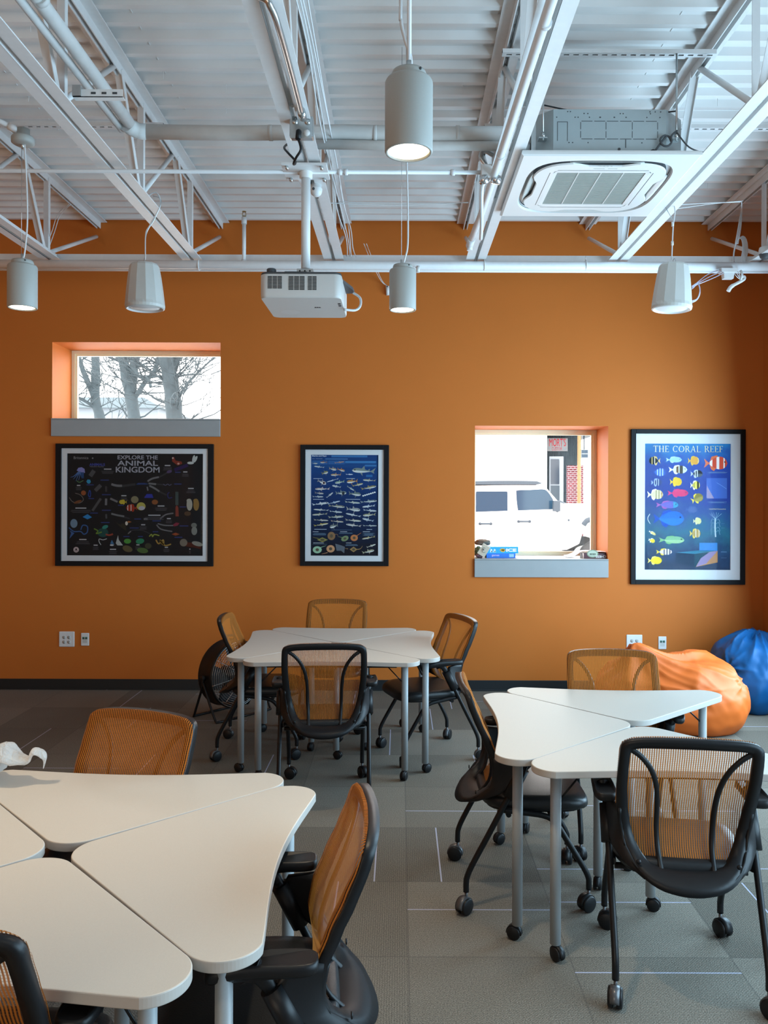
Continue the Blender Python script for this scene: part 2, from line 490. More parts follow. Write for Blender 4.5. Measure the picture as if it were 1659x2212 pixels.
b = MB()
xs = [LEFT_X - .2, W1['x0'], W1['x1'], W2['x0'], W2['x1'], RIGHT_X + .2]
for i in range(5):
    if i in (1, 3):
        w = W1 if i == 1 else W2
        b.bb((xs[i], WALL_Y, 0), (xs[i + 1], WALL_Y + TH, w['bot']), M['wall'])
        b.bb((xs[i], WALL_Y, w['top']), (xs[i + 1], WALL_Y + TH, 4.4), M['wall'])
    else:
        b.bb((xs[i], WALL_Y, 0), (xs[i + 1], WALL_Y + TH, 4.4), M['wall'])
struct(b.build('wall_back'))
struct(MB().bb((RIGHT_X, REAR_Y, 0), (RIGHT_X + .2, WALL_Y, 4.4), M['wall']).build('wall_right'))
struct(MB().bb((LEFT_X - .2, REAR_Y, 0), (LEFT_X, WALL_Y, 4.4), M['wall']).build('wall_left'))
struct(MB().bb((LEFT_X - .2, REAR_Y - .2, 0), (RIGHT_X + .2, REAR_Y, 4.4), mat('white_rear_wall', (0.6, 0.6, 0.58), 0.6, noise_amt=0.03)).build('wall_rear'))
struct(MB().bb((LEFT_X, WALL_Y - .008, 0), (RIGHT_X, WALL_Y, .095), M['base']).bb((LEFT_X, WALL_Y - .016, 0), (RIGHT_X, WALL_Y - .008, .012), M['base']).build('baseboard_back', bevel=.003))
struct(MB().bb((RIGHT_X - .008, REAR_Y, 0), (RIGHT_X, WALL_Y - .016, .095), M['base']).build('baseboard_right', bevel=.003))

# ribbed steel roof deck
b = MB(); P_ = 0.152; pr = []
y = REAR_Y
while y < WALL_Y + .02:
    for dy, dz in ((0, 0), (.036, 0), (.054, .040), (.134, .040)):
        pr.append((min(y + dy, WALL_Y + .02), DECK_Z + dz))
    y += P_
nx = 1
vs = [(x, yy, zz) for x in (LEFT_X, RIGHT_X) for yy, zz in pr]
n = len(pr)
b.add(vs, [(i, i + 1, n + i + 1, n + i) for i in range(n - 1)], M['deck'])
b.bb((LEFT_X, REAR_Y, DECK_Z + .06), (RIGHT_X, WALL_Y, DECK_Z + .10), M['deck'])
for xx in (-3.3, -2.35, -1.4, -.45, .5, 1.45, 2.4):      # side laps of the deck sheets
    for k in range(n - 1):
        if pr[k][1] == pr[k + 1][1] and pr[k][1] > DECK_Z:
            b.bb((xx, pr[k][0], DECK_Z + .036), (xx + .004, pr[k + 1][0], DECK_Z + .042), M['deck'])
rs = random.Random(3)
for _ in range(90):                                        # roofing screw tips through the deck
    k = rs.randrange(20, int((WALL_Y - REAR_Y) / P_) - 2)
    yy = REAR_Y + k * P_ + .095 + rs.uniform(-.02, .02); xx = rs.uniform(-3.6, 3.2)
    b.tube([(xx, yy, DECK_Z + .04), (xx + rs.uniform(-.004, .004), yy, DECK_Z - rs.uniform(-.005, .03))], .0022, M['deck'], n=5)
struct(b.build('ceiling'))

# ------------------------------------------------------------------ windows in the far wall
def window(name, w, glass_inset=0.045):
    root = struct(empty(name, ((w['x0'] + w['x1']) / 2, WALL_Y + .46, w['sill'])))
    hx = (w['x1'] - w['x0']) / 2; h = w['top'] - w['sill']
    f = MB()
    for e, (dy0, dy1) in ((0.030, (-.02, .03)), (0.048, (-.005, .03))):
        o_ = 0 if e < .04 else .030
        for ring in ([(-hx + o_, o_ * .8), (hx - o_, o_ * .8), (hx - o_, h - o_), (-hx + o_, h - o_)],):
            inn = [(-hx + e, e * .8), (hx - e, e * .8), (hx - e, h - e), (-hx + e, h - e)]
            for k in range(4):
                a, c, d, g = ring[k], ring[(k + 1) % 4], inn[(k + 1) % 4], inn[k]
                f.prism([a, c, d, g], dy0, dy1, M['trim'], axis='y')
    struct(f.build('window_frame', root))
    struct(MB().bb((-hx + .03, .006, .02), (hx - .03, .012, h - .03), M['glass']).build('pane', root))
    hs = w['sill'] - w['bot']
    s = MB().bb((-hx - .002, -.46 - .022, -hs), (hx + .002, .04, -.012), M['sill']).bb((-hx - .002, -.46 - .026, -.012), (hx + .002, .04, 0), M['sill'])
    struct(s.build('window_sill', root, bevel=.004))
    return root
window('window_1', W1)
window('window_2', W2)

# big windows of the right wall (outside the frame; the room's daylight)
def big_window(name, loc, rz, w, h, n):
    root = struct(empty(name, loc, rz))
    f = MB()
    for i in range(n + 1):
        x = -w / 2 + w * i / n
        f.bb((x - .03, -.085, 0), (x + .03, .02, h), M['dgrey'])
    for z in (0, h): f.bb((-w / 2, -.085, z - .03), (w / 2, .02, z + .03), M['dgrey'])
    struct(f.build('window_frame', root))
    m = bpy.data.materials.get('glowing_daylight_pane') or mat('glowing_daylight_pane', (.85, .9, .95), .6, emit=(.75, .9, 1.0), emit_s=1.0)  # pane emits, standing in for daylight; the wall behind it is solid
    struct(MB().bb((-w / 2, -.012, 0), (w / 2, -.006, h), m).build('pane', root))
big_window('window_3', (RIGHT_X - .022, 1.7, .35), R(-90), 3.6, 2.5, 3)
big_window('window_4', (RIGHT_X - .022, 5.45, .35), R(-90), 2.3, 2.5, 3)

# ================================================================== ROOF STRUCTURE
JX = [-2.715, -1.615, -0.515, 0.583, 1.683, 2.783]
ZB = 3.575; ZT = 4.208; YB = 6.47
def make_joist():
    root = empty('roof_joist')
    t = MB()
    for s in (-1, 1):
        t.bb((s * .012, REAR_Y, ZT - .006), (s * .075, WALL_Y - .004, ZT), M['steel'])
        t.bb((s * .012, REAR_Y, ZT - .060), (s * .018, WALL_Y - .004, ZT), M['steel'])
    t.build('top_chord', root)
    t = MB()
    for s in (-1, 1):
        t.bb((s * .012, REAR_Y, ZB), (s * .076, YB, ZB + .006), M['steel'])
        t.bb((s * .012, REAR_Y, ZB), (s * .018, YB, ZB + .062), M['steel'])
    t.build('bottom_chord', root)
    for k in range(7):
        by = 6.28 - 1.2 * k; ty = by - .37
        a = MB(); a.tube([(0, by + .03, ZB + .03), (0, by + .78, ZT - .03)], .0165, M['steel'], n=10) if k else a.tube([(0, by + .05, ZB + .03), (0, WALL_Y - .06, ZT - .15)], .0165, M['steel'], n=10)
        a.build('web_rod', root)
        a = MB(); p, q = (0, by - .02, ZB + .02), (0, ty, ZT - .03)
        a.beam((-.003, p[1], p[2]), (-.003, q[1], q[2]), .044, .004, M['steel']); a.beam((.019, p[1], p[2]), (.019, q[1], q[2]), .004, .040, M['steel'])
        a.build('web_angle', root)
        a = MB(); p, q = (0, by + .03, ZB + .02), (0, by + .03, ZT - .03)
        a.beam((0, p[1], p[2]), (0, q[1], q[2]), .036, .004, M['steel'], up=(0, 1, 0)); a.beam((.018, p[1] + .016, p[2]), (.018, q[1] + .016, q[2]), .004, .034, M['steel'], up=(0, 1, 0))
        a.build('web_post', root)
    return root
jl = ['white open-web roof joist leftmost in view, just beyond the left pendant lamp', 'white open-web roof joist from whose lower chord the left hanging speaker drops',
      'white open-web roof joist directly above the ceiling projector', 'white open-web roof joist with a long white pipe strapped along its underside',
      'white open-web roof joist along the right edge of the square ceiling air unit', 'white open-web roof joist nearest the right wall, cut by the frame edge']
j0 = make_joist()
for i, x in enumerate(JX):
    o = j0 if i == 0 else copy_tree(j0, (0, 0, 0), 0)
    o.location = (x, 0, 0)
    tag(o, jl[i], 'roof joist', 'roof joists')

zb_ = at(863, 561, 6.50).z
b = MB(); b.bb((LEFT_X, 6.48, zb_ - .028), (RIGHT_X, 6.485, zb_ + .030), M['steel']); b.bb((LEFT_X, 6.485, zb_ - .028), (RIGHT_X, 6.54, zb_ - .023), M['steel'])
tag(b.build('bridging_bar'), 'white steel angle bar running wall to wall across the joist ends', 'steel bar')
zp_ = at(863, 573.5, 6.36).z
b = MB(); b.tube([(LEFT_X, 6.36, zp_), (RIGHT_X, 6.36, zp_)], .034, M['pipe'], n=16)
root = empty('sprinkler_pipe', (0, 0, 0)); b.build('pipe', root)
for px in (527,):
    p = at(px, 576, 6.36); b = MB(); b.tube([(p.x, 6.36, p.z), (p.x, 6.36, at(px, 478, 6.36).z)], .015, M['pipe'], n=12)
    b.tube([(p.x, 6.36, p.z - .01), (p.x, 6.36, p.z + .05)], .022, M['pipe'], n=12); b.tube([(p.x, 6.36, at(px, 484, 6.36).z), (p.x, 6.36, at(px, 478, 6.36).z + .03)], .021, M['pipe'], n=12)
    b.build('riser', root)
    z = at(px, 470, 6.36).z; b = MB(); b.tube([(p.x, 6.36, z - .02), (p.x, 6.36, z + .012)], .013, M['brass'], n=10)
    for s in (-1, 1): b.tube([(p.x + s * .012, 6.36, z + .01), (p.x + s * .014, 6.36, z + .03), (p.x + s * .006, 6.36, z + .045)], .003, M['brass'], n=6)
    b.lathe([(0, z + .045), (.016, z + .045), (.016, z + .048), (0, z + .05)], M['brass'], 12, TR((p.x, 6.36, 0)))
    b.build('sprinkler_head', root)
for px in (430, 1046, 1265):
    p = at(px, 573, 6.36); b = MB(); b.tube([(p.x + .01 * 0, 6.36 + .038 * math.sin(a), p.z + .038 * math.cos(a)) for a in [i * PI / 8 for i in range(17)]], .004, M['steel'], n=6)
    b.tube([(p.x, 6.36, p.z + .036), (p.x, 6.36, ZB + .03)], .005, M['steel'], n=6); b.build('pipe_hanger', root)
tag(root, 'white sprinkler main crossing the whole room below the joist ends', 'pipe')
b = MB(); z2 = at(863, 584.5, 6.44).z; b.tube([(LEFT_X, 6.44, z2), (RIGHT_X, 6.44, z2)], .013, M['pipe'], n=10)
tag(b.build('conduit'), 'slim white conduit tucked under the sprinkler main', 'conduit')

# branch pipe crossing under the joists
zc_ = at(863, 372, 4.61).z
root = empty('branch_pipe')
MB().tube([(LEFT_X, 4.61, zc_), (at(1046, 372, 4.61).x, 4.61, zc_)], .0115, M['pipe'], n=10).build('pipe', root)
for px in (648, 734, 747, 978):
    b = MB(); x = at(px, 372, 4.61).x; b.tube([(x - .012, 4.61, zc_), (x + .012, 4.61, zc_)], .017, M['pipe'], n=12); b.build('coupling', root)
tag(root, 'thin white pipe crossing below the joists, passing behind the projector pole', 'pipe')

# insulated refrigerant lines
zi = 3.735
e0 = at(285, 281, 4.5)
def yline(X0, z, y0, y1): return [(X0, y0, z), (X0, y1, z)]
root = empty('refrigerant_line')
b = MB(); xa = -1.452
b.tube([(xa - .06, -1.0, zi + .03), (xa - .02, 2.2, zi + .015), (xa, 4.40, zi)], .031, M['wrap'], n=14)
for yy in (2.4, 3.3): b.tube([(xa, yy, zi + .008), (xa, yy + .03, zi + .008)], .034, M['wrap'], n=14)
b.tube([(xa - .02, 4.41, zi), (xa - .012, 4.45, zi), (xa + .02, 4.49, zi - .004), (xa + .06, 4.5, zi - .005)], .042, M['wrap'], n=14)
b.build('long_run', root)
MB().tube([(-.52, 4.51, zi - .064), (.1, 4.51, zi - .072), (.68, 4.51, zi - .07)], .026, M['wrap'], n=12).build('lower_run', root)
b = MB(); b.tube([(xa + .04, 4.5, zi - .004), (-.9, 4.5, zi - .01), (-.3, 4.5, zi - .002), (.2, 4.5, zi - .012), (.68, 4.5, zi - .006)], .039, M['wrap'], n=14)
for x in (-.72, -.15, .3): b.tube([(x, 4.5, zi - .008), (x + .02, 4.5, zi - .008)], .0415, M['wrap'], n=14)
b.build('cross_run', root)
tag(root, 'thick white wrapped pipe turning from the left joists toward the ceiling air unit', 'pipe')
b = MB(); b.tube([(xa - .150, -1.0, zi + .02), (xa - .092, 2.2, zi + .0), (xa - .058, 4.46, zi - .012)], .019, M['wrap'], n=12)
tag(b.build('slim_pipe'), 'slimmer white pipe running beside the thick wrapped pipe on its left', 'pipe')

# slotted strut channels
def strut(name, x0, x1, Y, z, label, group='slotted strut channels'):
    b = MB(); w = .041; h = .022
    for s in (-1, 1): b.bb((x0, Y + s * w / 2 - .0015, z), (x1, Y + s * w / 2 + .0015, z + h), M['steel'])
    for s in (-1, 1): b.bb((x0, Y + s * .014 - .0065, z), (x1, Y + s * .014 + .0065, z + .003), M['steel'])
    x = x0
    while x < x1 - .01:
        b.bb((x, Y - .008, z), (min(x + .022, x1), Y + .008, z + .003), M['steel']); x += .051
    b.bb((x0, Y - w / 2, z + .02), (x1, Y + w / 2, z + .022), M['dgrey'])
    return tag(b.build(name), label, 'strut channel', group)
zs = at(1300, 119, 4.4).z
strut('strut_channel', at(1085, 118, 4.4).x, at(1545, 118, 4.4).x, 4.4, zs, 'slotted white strut spanning two joists above the near side of the air unit')
zs2 = 4.10
strut('strut_channel', JX[0] - .1, JX[1] + .1, 5.27, zs2, 'slotted white strut between the two leftmost joists')
strut('strut_channel', JX[3] - .05, JX[4] + .06, 5.27, zs2, 'slotted white strut above the far side of the air unit')
strut('strut_channel', JX[4] + .07, JX[5] + .1, 5.27, zs2, 'slotted white strut between the two rightmost joists')
p0 = at(160, 205, 3.86); p1 = at(268, 205, 3.86)
root = empty('pipe_bracket', ((p0.x + p1.x) / 2, 3.86, p0.z)); hw = (p1.x - p0.x) / 2
b = MB(); b.bb((-hw, -.018, -.018), (hw, -.015, .018), M['steel']); b.bb((-hw, -.018, -.018), (hw, .02, -.015), M['steel'])
for i in range(3): b.box((-.02 + i * .05, -.0185, 0), (.022, .002, .010), M['dgrey'])
b.build('channel', root)
b = MB(); b.box((-hw + .02, -.01, .01), (.04, .03, .05), M['galv']); b.build('clamp', root)
tag(root, 'short slotted bracket holding the two wrapped pipes by the second joist', 'bracket')

# white pipe along the joist right of centre
b = MB(); pts = [(.552, -1.0, 3.53), (.555, 2.0, 3.53), (.51, 5.2, 3.53), (.492, 5.72, 3.53)]
root = empty('joist_pipe'); b.tube(pts, .021, M['pipe'], n=14); b.build('pipe', root)
b = MB(); b.tube([(.493, 5.70, 3.53), (.491, 5.86, 3.53)], .026, M['pipe'], n=14); b.tube([(.491, 5.84, 3.53), (.491, 5.84, 3.49)], .020, M['pipe'], n=12)
b.build('end_cap', root)
for y in (3.1, 4.3):
    b = MB(); b.tube([(.545 - (y > 4) * .020, y, 3.53), (.545 - (y > 4) * .020, y + .018, 3.53)], .025, M['pipe'], n=12); b.build('coupling', root)
tag(root, 'long white pipe running toward the far wall under the joist right of centre', 'pipe')

# metal conduit and junction box over the projector
jb = at(652, 278, 4.03)
root = empty('junction_box', jb)
b = MB(); b.box((0, 0, 0), (.115, .055, .10), M['galv']); b.build('box', root, bevel=.006)
b = MB(); b.box((0, -.03, -.035), (.105, .004, .05), M['galv'])
for s in (-1, 1): b.lathe([(0, 0), (.015, 0), (.015, .003), (0, .003)], M['galv'], 16, TR((s * .03, -.029, .022), rx=R(90)))
b.build('cover', root)
b = MB(); b.lathe([(0, 0), (.016, 0), (.016, .004), (0, .005)], M['white'], 14, TR((.028, -.032, -.035), rx=R(90)));  b.build('receptacle', root)
b = MB(); b.tube([(-.01, -.035, -.03), (-.01, -.05, -.035), (-.012, -.055, -.075)], .013, M['black'], n=10); b.build('plug', root)
tag(root, 'galvanised junction box above the projector mounting plate', 'junction box')
b = MB()
c0 = at(560, -8, 3.02); c1 = at(585, 15, 3.04); c2 = at(604, 66, 3.17); c3 = at(630, 160, 3.51); c4 = at(654, 254, 3.93)
b.tube(crom([Vector((c0.x - .34, c0.y - .08, DECK_Z - .004)), Vector((c0.x - .33, c0.y - .08, c0.z + .25)), c0 + Vector((-.22, -.05, .03)), c0, c1, c2, c3, c4], 5), .0135, M['galv'], n=12)
b.tube([c4 + Vector((0, -.07, .0)), c4], .02, M['galv'], n=12)
tag(b.build('metal_conduit'), 'bare shiny metal conduit bending down to the junction box', 'conduit')
b = MB(); q = jb + Vector((-.012, -.055, -.07))
b.tube(crom([q, at(650, 322, 3.98), at(640, 340, 4.0), at(634, 354, 4.05), at(638, 353, 4.1), at(636, 345, 4.12), at(622, 330, 4.16), at(614, 319, 4.25), at(622, 310, 4.42)], 4), .006, M['black'], n=8)
tag(b.build('looped_cable'), 'black power cord looping from the junction box to the projector mount', 'cord')

# ------------------------------------------------------------------ projector and its pole
pc = at(661, 345, 4.60); prx = pc.x
root = empty('projector_mount', (prx, 4.60, 0))
zpl = 3.565; zpb = at(661, 585, 4.60).z
b = MB(); b.box((.0, 0, zpl - .008), (.25, .22, .012), M['white']); b.build('ceiling_plate', root, bevel=.002)
b = MB()
for sx in (-1, 1):
    for sy in (-1, 1): b.lathe([(0, -.02), (.010, -.02), (.010, 0), (0, 0)], M['galv'], 6, TR((sx * .095, sy * .085, zpl - .012)))
b.build('bolt', root)
b = MB(); b.tube([(0, 0, zpb + .01), (0, 0, zpl - .01)], .0255, M['white'], n=24); b.lathe([(.026, zpl - .05), (.036, zpl - .045), (.036, zpl - .014)], M['white'], 24); b.build('pole', root)
b = MB(); b.box((0, 0, zpb - .012), (.09, .07, .03), M['galv']); b.box((0, 0, zpb - .03), (.13, .11, .008), M['galv'])
for s in (-1, 0, 1): b.lathe([(0, 0), (.005, 0), (.005, .004), (0, .004)], M['black'], 8, TR((s * .028, -.035, zpb - .01), rx=R(90)))
b.build('tilt_bracket', root, bevel=.003)
tag(root, 'white pole with square ceiling plate carrying the projector', 'projector mount')

pz_top = at(655, 591, 4.43).z; pz_bot = at(655, 643, 4.43).z; pf = 4.43; pb = 4.93
pxl = at(561, 640, pf).x; pxr = at(737, 640, pf).x; pxc = (pxl + pxr) / 2; hw = (pxr - pxl) / 2
root = empty('projector', (pxc, (pf + pb) / 2, pz_top)); hd = (pb - pf) / 2; H = pz_top - pz_bot
def rr(hx, hy, r, n=6, cx=0, cy=0):
    o = []
    for sx, sy, a0 in ((1, 1, 0), (-1, 1, 90), (-1, -1, 180), (1, -1, 270)):
        for k in range(n + 1):
            a = R(a0 + 90 * k / n); o.append((cx + sx * (hx - r) + r * math.cos(a), cy + sy * (hy - r) + r * math.sin(a)))
    return o
out = rr(hw, hd, .04)
b = MB(); b.loft([[(x * .985, y * .985, -H) for x, y in out], [(x, y, -H + .012) for x, y in out], [(x * 1.0, y, -.004) for x, y in out], [(x * .99, y * .99, 0) for x, y in out]], M['proj'], smooth=True)
# printed emblem of three little figures, lamp label
for cx in (-.012, 0, .012):
    b.add([(cx + .07 + u, v - .02, -H - .0004) for u, v in ((-.004, -.016), (.004, -.016), (.005, .002), (.008, .012), (0, .008), (-.007, .012), (-.005, .002))], [list(range(7))[::-1]], M['dgrey'])
b.lathe([(0, 0), (.055, 0)], mat('pale_lamp_cover', (.62, .61, .59), .4), 24, TR((-.10, .10, -H - .0003), rx=PI))
for i in range(2): b.box((hw - .02, -.11 + i * .045, -H - .0004), (.015, .03, .0006), M['dgrey'])
b.build('body', root)
for (gx0, gx1, nc, nr) in ((-.178, -.098, 3, 9), (-.066, .024, 3, 10), (.038, .088, 2, 10)):
    g = MB(); cw = (gx1 - gx0) / nc
    for i in range(nc):
        for k in range(nr): g.box((gx0 + cw * (i + .5), -hd - .0005, -.017 - k * .0076), (cw * .86, .004, .0042), M['black'])
    g.build('vent_grille', root)
b = MB(); b.loft([[(x, y, 0) for x, y in out], [(x * .985, y * .985, .010) for x, y in out]], M['dgrey']); b.box((-.03, -hd + .08, .014), (.12, .1, .012), M['dgrey'])
b.box((.07, -hd + .05, .012), (.02, .02, .014), M['dgrey'])
b.build('top_cover', root)
b = MB(); b.lathe([(0, 0), (.026, 0), (.026, .028), (.022, .032), (0, .032)], M['dgrey'], 20, TR((-hw + .055, -hd + .05, .006))); b.build('foot', root)
b = MB(); b.prism([(hw - .03, -hd + .02), (hw + .045, .05), (hw + .05, .13), (hw - .02, .14)], -.012, .004, M['dgrey']); b.build('cable_shroud', root)
b = MB(); b.lathe([(.0, 0), (.045, 0), (.045, .03), (.036, .03), (.03, .01), (0, .01)], M['dgrey'], 24, TR((-.1, hd - .01, -H / 2), rx=R(-90))); b.build('lens', root)
tag(root, 'pale grey projector hanging upside down from the white pole', 'projector')
b = MB(); b.tube(crom([(pxc + hw + .045, 4.76, pz_top - .02), (pxc + hw + .085, 4.76, pz_top - .05), (pxc + hw + .088, 4.74, pz_top - .10), (pxc + hw + .06, 4.70, pz_top - .135), (pxc + hw + .0, 4.66, pz_top - .14)], 5), .007, M['cable'], n=8)
tag(b.build('projector_cable'), 'white cable curling out of the projector and back into its side', 'cable')

# small dome device by the pole
dp = at(683, 408, 4.85)
root = empty('dome_camera', dp)
MB().lathe([(0, .045), (.030, .045), (.031, .0), (.033, -.002)], M['white'], 24).build('base', root)
MB().lathe([(.036, 0), (.036, -.012), (.030, -.032), (.016, -.044), (0, -.047)], M['white'], 24).build('dome', root)
MB().lathe([(0, 0), (.008, 0), (.008, .004), (0, .004)], M['dgrey'], 14, TR((-.012, -.033, -.012), rx=R(90))).build('lens', root)
MB().tube([(0, .005, .04), (0, .005, ZB + .02 - dp.z)], .006, M['steel'], n=6).build('stem', root)
tag(root, 'small white dome device just right of the projector pole', 'camera')

# ------------------------------------------------------------------ ceiling cassette
AX, AY, AZ = 1.112, 4.805, 3.54; A = .475
root = empty('ceiling_air_unit', (AX, AY, AZ))
def sq_at(theta, half):
    c, s = math.cos(theta), math.sin(theta); k = half / max(abs(c), abs(s)); return (c * k, s * k)
def rs_at(theta, half, n=4.2, bump=0.0):
    c, s = math.cos(theta), math.sin(theta); k = half / ((abs(c) ** n + abs(s) ** n) ** (1 / n))
    if bump: q_ = min(1, max(0, (math.cos(4 * theta) + .35) / .95)); k *= 1 - bump * q_ * q_ * (3 - 2 * q_)
    return (c * k, s * k)
NA = 96; th = [2 * PI * i / NA + PI / 4 for i in range(NA)]
acw = mat('white_air_unit_panel', (.74, .73, .71), .38)
b = MB()
b.loft([[(*sq_at(t, A - .004), .028) for t in th], [(*sq_at(t, A), .018) for t in th], [(*sq_at(t, A), .006) for t in th], [(*sq_at(t, A - .012), 0) for t in th],
        [(*rs_at(t, .405), 0) for t in th], [(*rs_at(t, .395), .02) for t in th]], acw, smooth=False, cap0=True, cap1=False)
b.build('panel', root)
b = MB(); b.loft([[(*rs_at(t, .398), .012) for t in th], [(*rs_at(t, .39), .06) for t in th], [(*rs_at(t, .30), .06) for t in th]], M['dgrey'], smooth=False, cap0=False, cap1=False); b.build('air_outlet', root)
b = MB()
b.loft([[(*rs_at(t, .374, 4.2, .10), .06) for t in th], [(*rs_at(t, .374, 4.2, .10), .004) for t in th]], M['dgrey'], smooth=False, cap0=False, cap1=False)
ring = [[(*rs_at(t, .374, 4.2, .10), .004) for t in th], [(*rs_at(t, .370, 4.2, .10), -.004) for t in th], [(*rs_at(t, .30, 5, 0), -.004) for t in th], [(*sq_at(t, .265), -.004) for t in th], [(*sq_at(t, .245), -.002) for t in th], [(*sq_at(t, .245), .01) for t in th]]
b.loft(ring, acw, smooth=False, cap0=False, cap1=False)
gl = M['dgrey']
for s in (-1, 1): b.box((s * .285, 0, -.0045), (.0025, .50, .001), gl); 
b.box((0, .285, -.0045), (.50, .0025, .001), gl); b.box((0, -.285, -.0045), (.50, .0025, .001), gl)
b.box((-.03, -.31, -.0045), (.06, .005, .001), M['grille']); b.box((.045, -.31, -.0045), (.05, .004, .001), M['grille'])
for i in range(4): b.box((-.03 + i * .02, -.345, -.0045), (.008, .006, .001), M['grille'])
b.build('center_panel', root)
b = MB(); b.bb((-.248, -.248, .006), (.248, .248, .012), M['grille'])
for i in range(41): b.box((0, -.24 + i * .012, .003), (.49, .004, .005), M['grille'])
for x in (-.125, 0, .125): b.box((x, 0, .0025), (.007, .49, .005), M['offwhite'])
b.build('intake_grille', root)
for k in range(4):
    X = TR(rz=k * PI / 2)
    b = MB()
    def lv(u, v):
        x = (u - .5) * .40; e = 1 - (2 * u - 1) ** 4 * .55
        return (x, -.368 + (v - .5) * .036 * e, .002 + .014 * v)
    b.grid(lv, 20, 3, M['offwhite'] if k != 1 else acw, X=X)
    b.build('louver', root, solid=.003)
b = MB(); oc = []
for sx, sy in ((1, 1), (-1, 1), (-1, -1), (1, -1)):
    p = [(sx * .42, sy * .30), (sx * .30, sy * .42)]
    oc += p if sx * sy > 0 else p[::-1]
b.prism(oc, .03, .268, M['acbody'])
dk = M['dgrey']
def fl(x0, x1, z0, z1):
    b.box(((x0 + x1) / 2, -.4205, (z0 + z1) / 2), (abs(x1 - x0) + .003, .002, abs(z1 - z0) + .003), dk)
for x0, x1 in ((-.155, -.02), (-.02, .12), (.12, .255)):
    for z in (.11, .205):
        fl(x0 + .006, (x0 + x1) / 2 - .006, z, z); fl((x0 + x1) / 2 + .006, x1 - .006, z, z)
for x in (-.155, -.02, .12, .255): fl(x, x, .118, .15); fl(x, x, .162, .198)
for x0, x1, z0, z1 in ((-.278, -.225, .2, .2), (-.278, -.278, .1, .2), (-.225, -.225, .1, .2)): fl(x0, x1, z0, z1)
rs = random.Random(5)
for i in range(26): b.lathe([(0, 0), (.004, 0), (.003, .002), (0, .002)], dk, 6, TR((rs.uniform(-.29, .29), -.42, rs.choice([.09, .225, .245, .255])), rx=R(90)))
b.box((.085, -.4215, .085), (.004, .002, .045), dk)
b.lathe([(0, 0), (.008, 0), (.008, .004), (0, .004)], dk, 10, TR((.05, -.42, .055), rx=R(90)))
b.build('housing', root, bevel=.004)
b = MB(); b.tube([(-.41, -.30, .19), (-.50, -.305, .195)], .036, M['wrap'], n=14); b.tube([(-.41, -.30, .11), (-.50, -.305, .11)], .028, M['wrap'], n=14); b.box((-.39, -.29, .15), (.03, .10, .16), M['galv']); b.build('pipe_stub', root)
for sx in (-1, 1):
    for sy in (-1, 1):
        b = MB(); X0 = sx * .355 - (sx > 0) * .0; Y0 = sy * .42
        b.tube([(X0, Y0, .10), (X0, Y0, zs - AZ + .0 if sy < 0 else zs2 - AZ)], .0055, M['galv'], n=8)
        b.lathe([(0, -.012), (.011, -.012), (.011, .012), (0, .012)], M['galv'], 6, TR((X0, Y0, .13))); b.box((X0, Y0 - sy * .02, .115), (.045, .05, .006), M['galv'])
        b.build('threaded_rod', root)
tag(root, 'square white ceiling air unit with grey steel housing hung between joists', 'air conditioner')
b = MB(); P = Vector((AX, AY, AZ))
loop = [P + Vector((.29 + .03 * math.cos(a), -.44 - .01 * (a > 3), .09 + .03 * math.sin(a))) for a in [i * PI / 6 for i in range(14)]]
b.tube(crom([P + Vector((.235, -.425, .035)), P + Vector((.25, -.44, .06)), P + Vector((.30, -.44, .12))] + loop + [P + Vector((.33, -.44, .13)), P + Vector((.355, -.43, .15))], 3), .0055, M['dgrey'], n=7)
b.lathe([(0, 0), (.022, 0), (.018, .02), (0, .022)], M['black'], 14, TR(P + Vector((.225, -.42, .03)), rx=R(90)))
b.tube(crom([P + Vector((.355, -.43, .14)), P + Vector((.42, -.42, .07)), P + Vector((.50, -.40, .05)), P + Vector((.56, -.38, .06))], 5), .004, M['dgrey'], n=7)
tag(b.build('control_cable'), 'dark coiled cable at the right end of the air unit housing', 'cable')
b = MB(); b.tube(crom([P + Vector((-.355, -.40, .30)), P + Vector((-.1, -.36, .275)), P + Vector((.2, -.36, .272)), P + Vector((.355, -.42, .26))], 6), .004, M['black'], n=7)
tag(b.build('wire'), 'thin black wire lying along the top of the air unit housing', 'wire')

# ------------------------------------------------------------------ pendant lamps
def make_pendant():
    root = empty('pendant_lamp'); r = .0735; h = .225
    b = MB(); b.lathe([(r - .010, .006), (r - .008, .0), (r - .002, .0), (r, .004), (r, h - .012), (r - .004, h - .004), (r - .014, h), (0, h)], M['lamp'], 48); b.build('housing', root)
    b = MB(); b.lathe([(.054, h - .002), (.055, h + .012), (.051, h + .022), (0, h + .024)], M['lamp'], 32)
    b.build('cap', root)
    b = MB(); b.lathe([(0, 0), (.004, 0), (.004, .004), (0, .004)], M['dgrey'], 8, TR((.034, -.043, h + .012), rx=R(90))); b.build('screw', root)
    b = MB(); b.lathe([(r - .009, .005), (r - .022, .018), (r - .024, .02)], mat('lamp_reflector', (.8, .75, .62), .3, metal=.3) if 'lamp_reflector' not in bpy.data.materials else bpy.data.materials['lamp_reflector'], 40); b.build('trim_ring', root)
    b = MB(); b.lathe([(0, .004), (r - .015, .004)], M['lens'], 40, X=None); b.build('lens', root)
    return root
lamps = [(882, 2.53, 'pale grey cylinder pendant lamp hanging nearest, above the centre of the room', 2.797),
         (870, 4.52, 'smaller-looking grey cylinder pendant in front of the far wall, just right of the projector', 2.765),
         (48.5, 4.28, 'grey cylinder pendant lamp at the left edge, hung from a round ceiling canopy', 2.715)]
p0_ = make_pendant(); PL = []
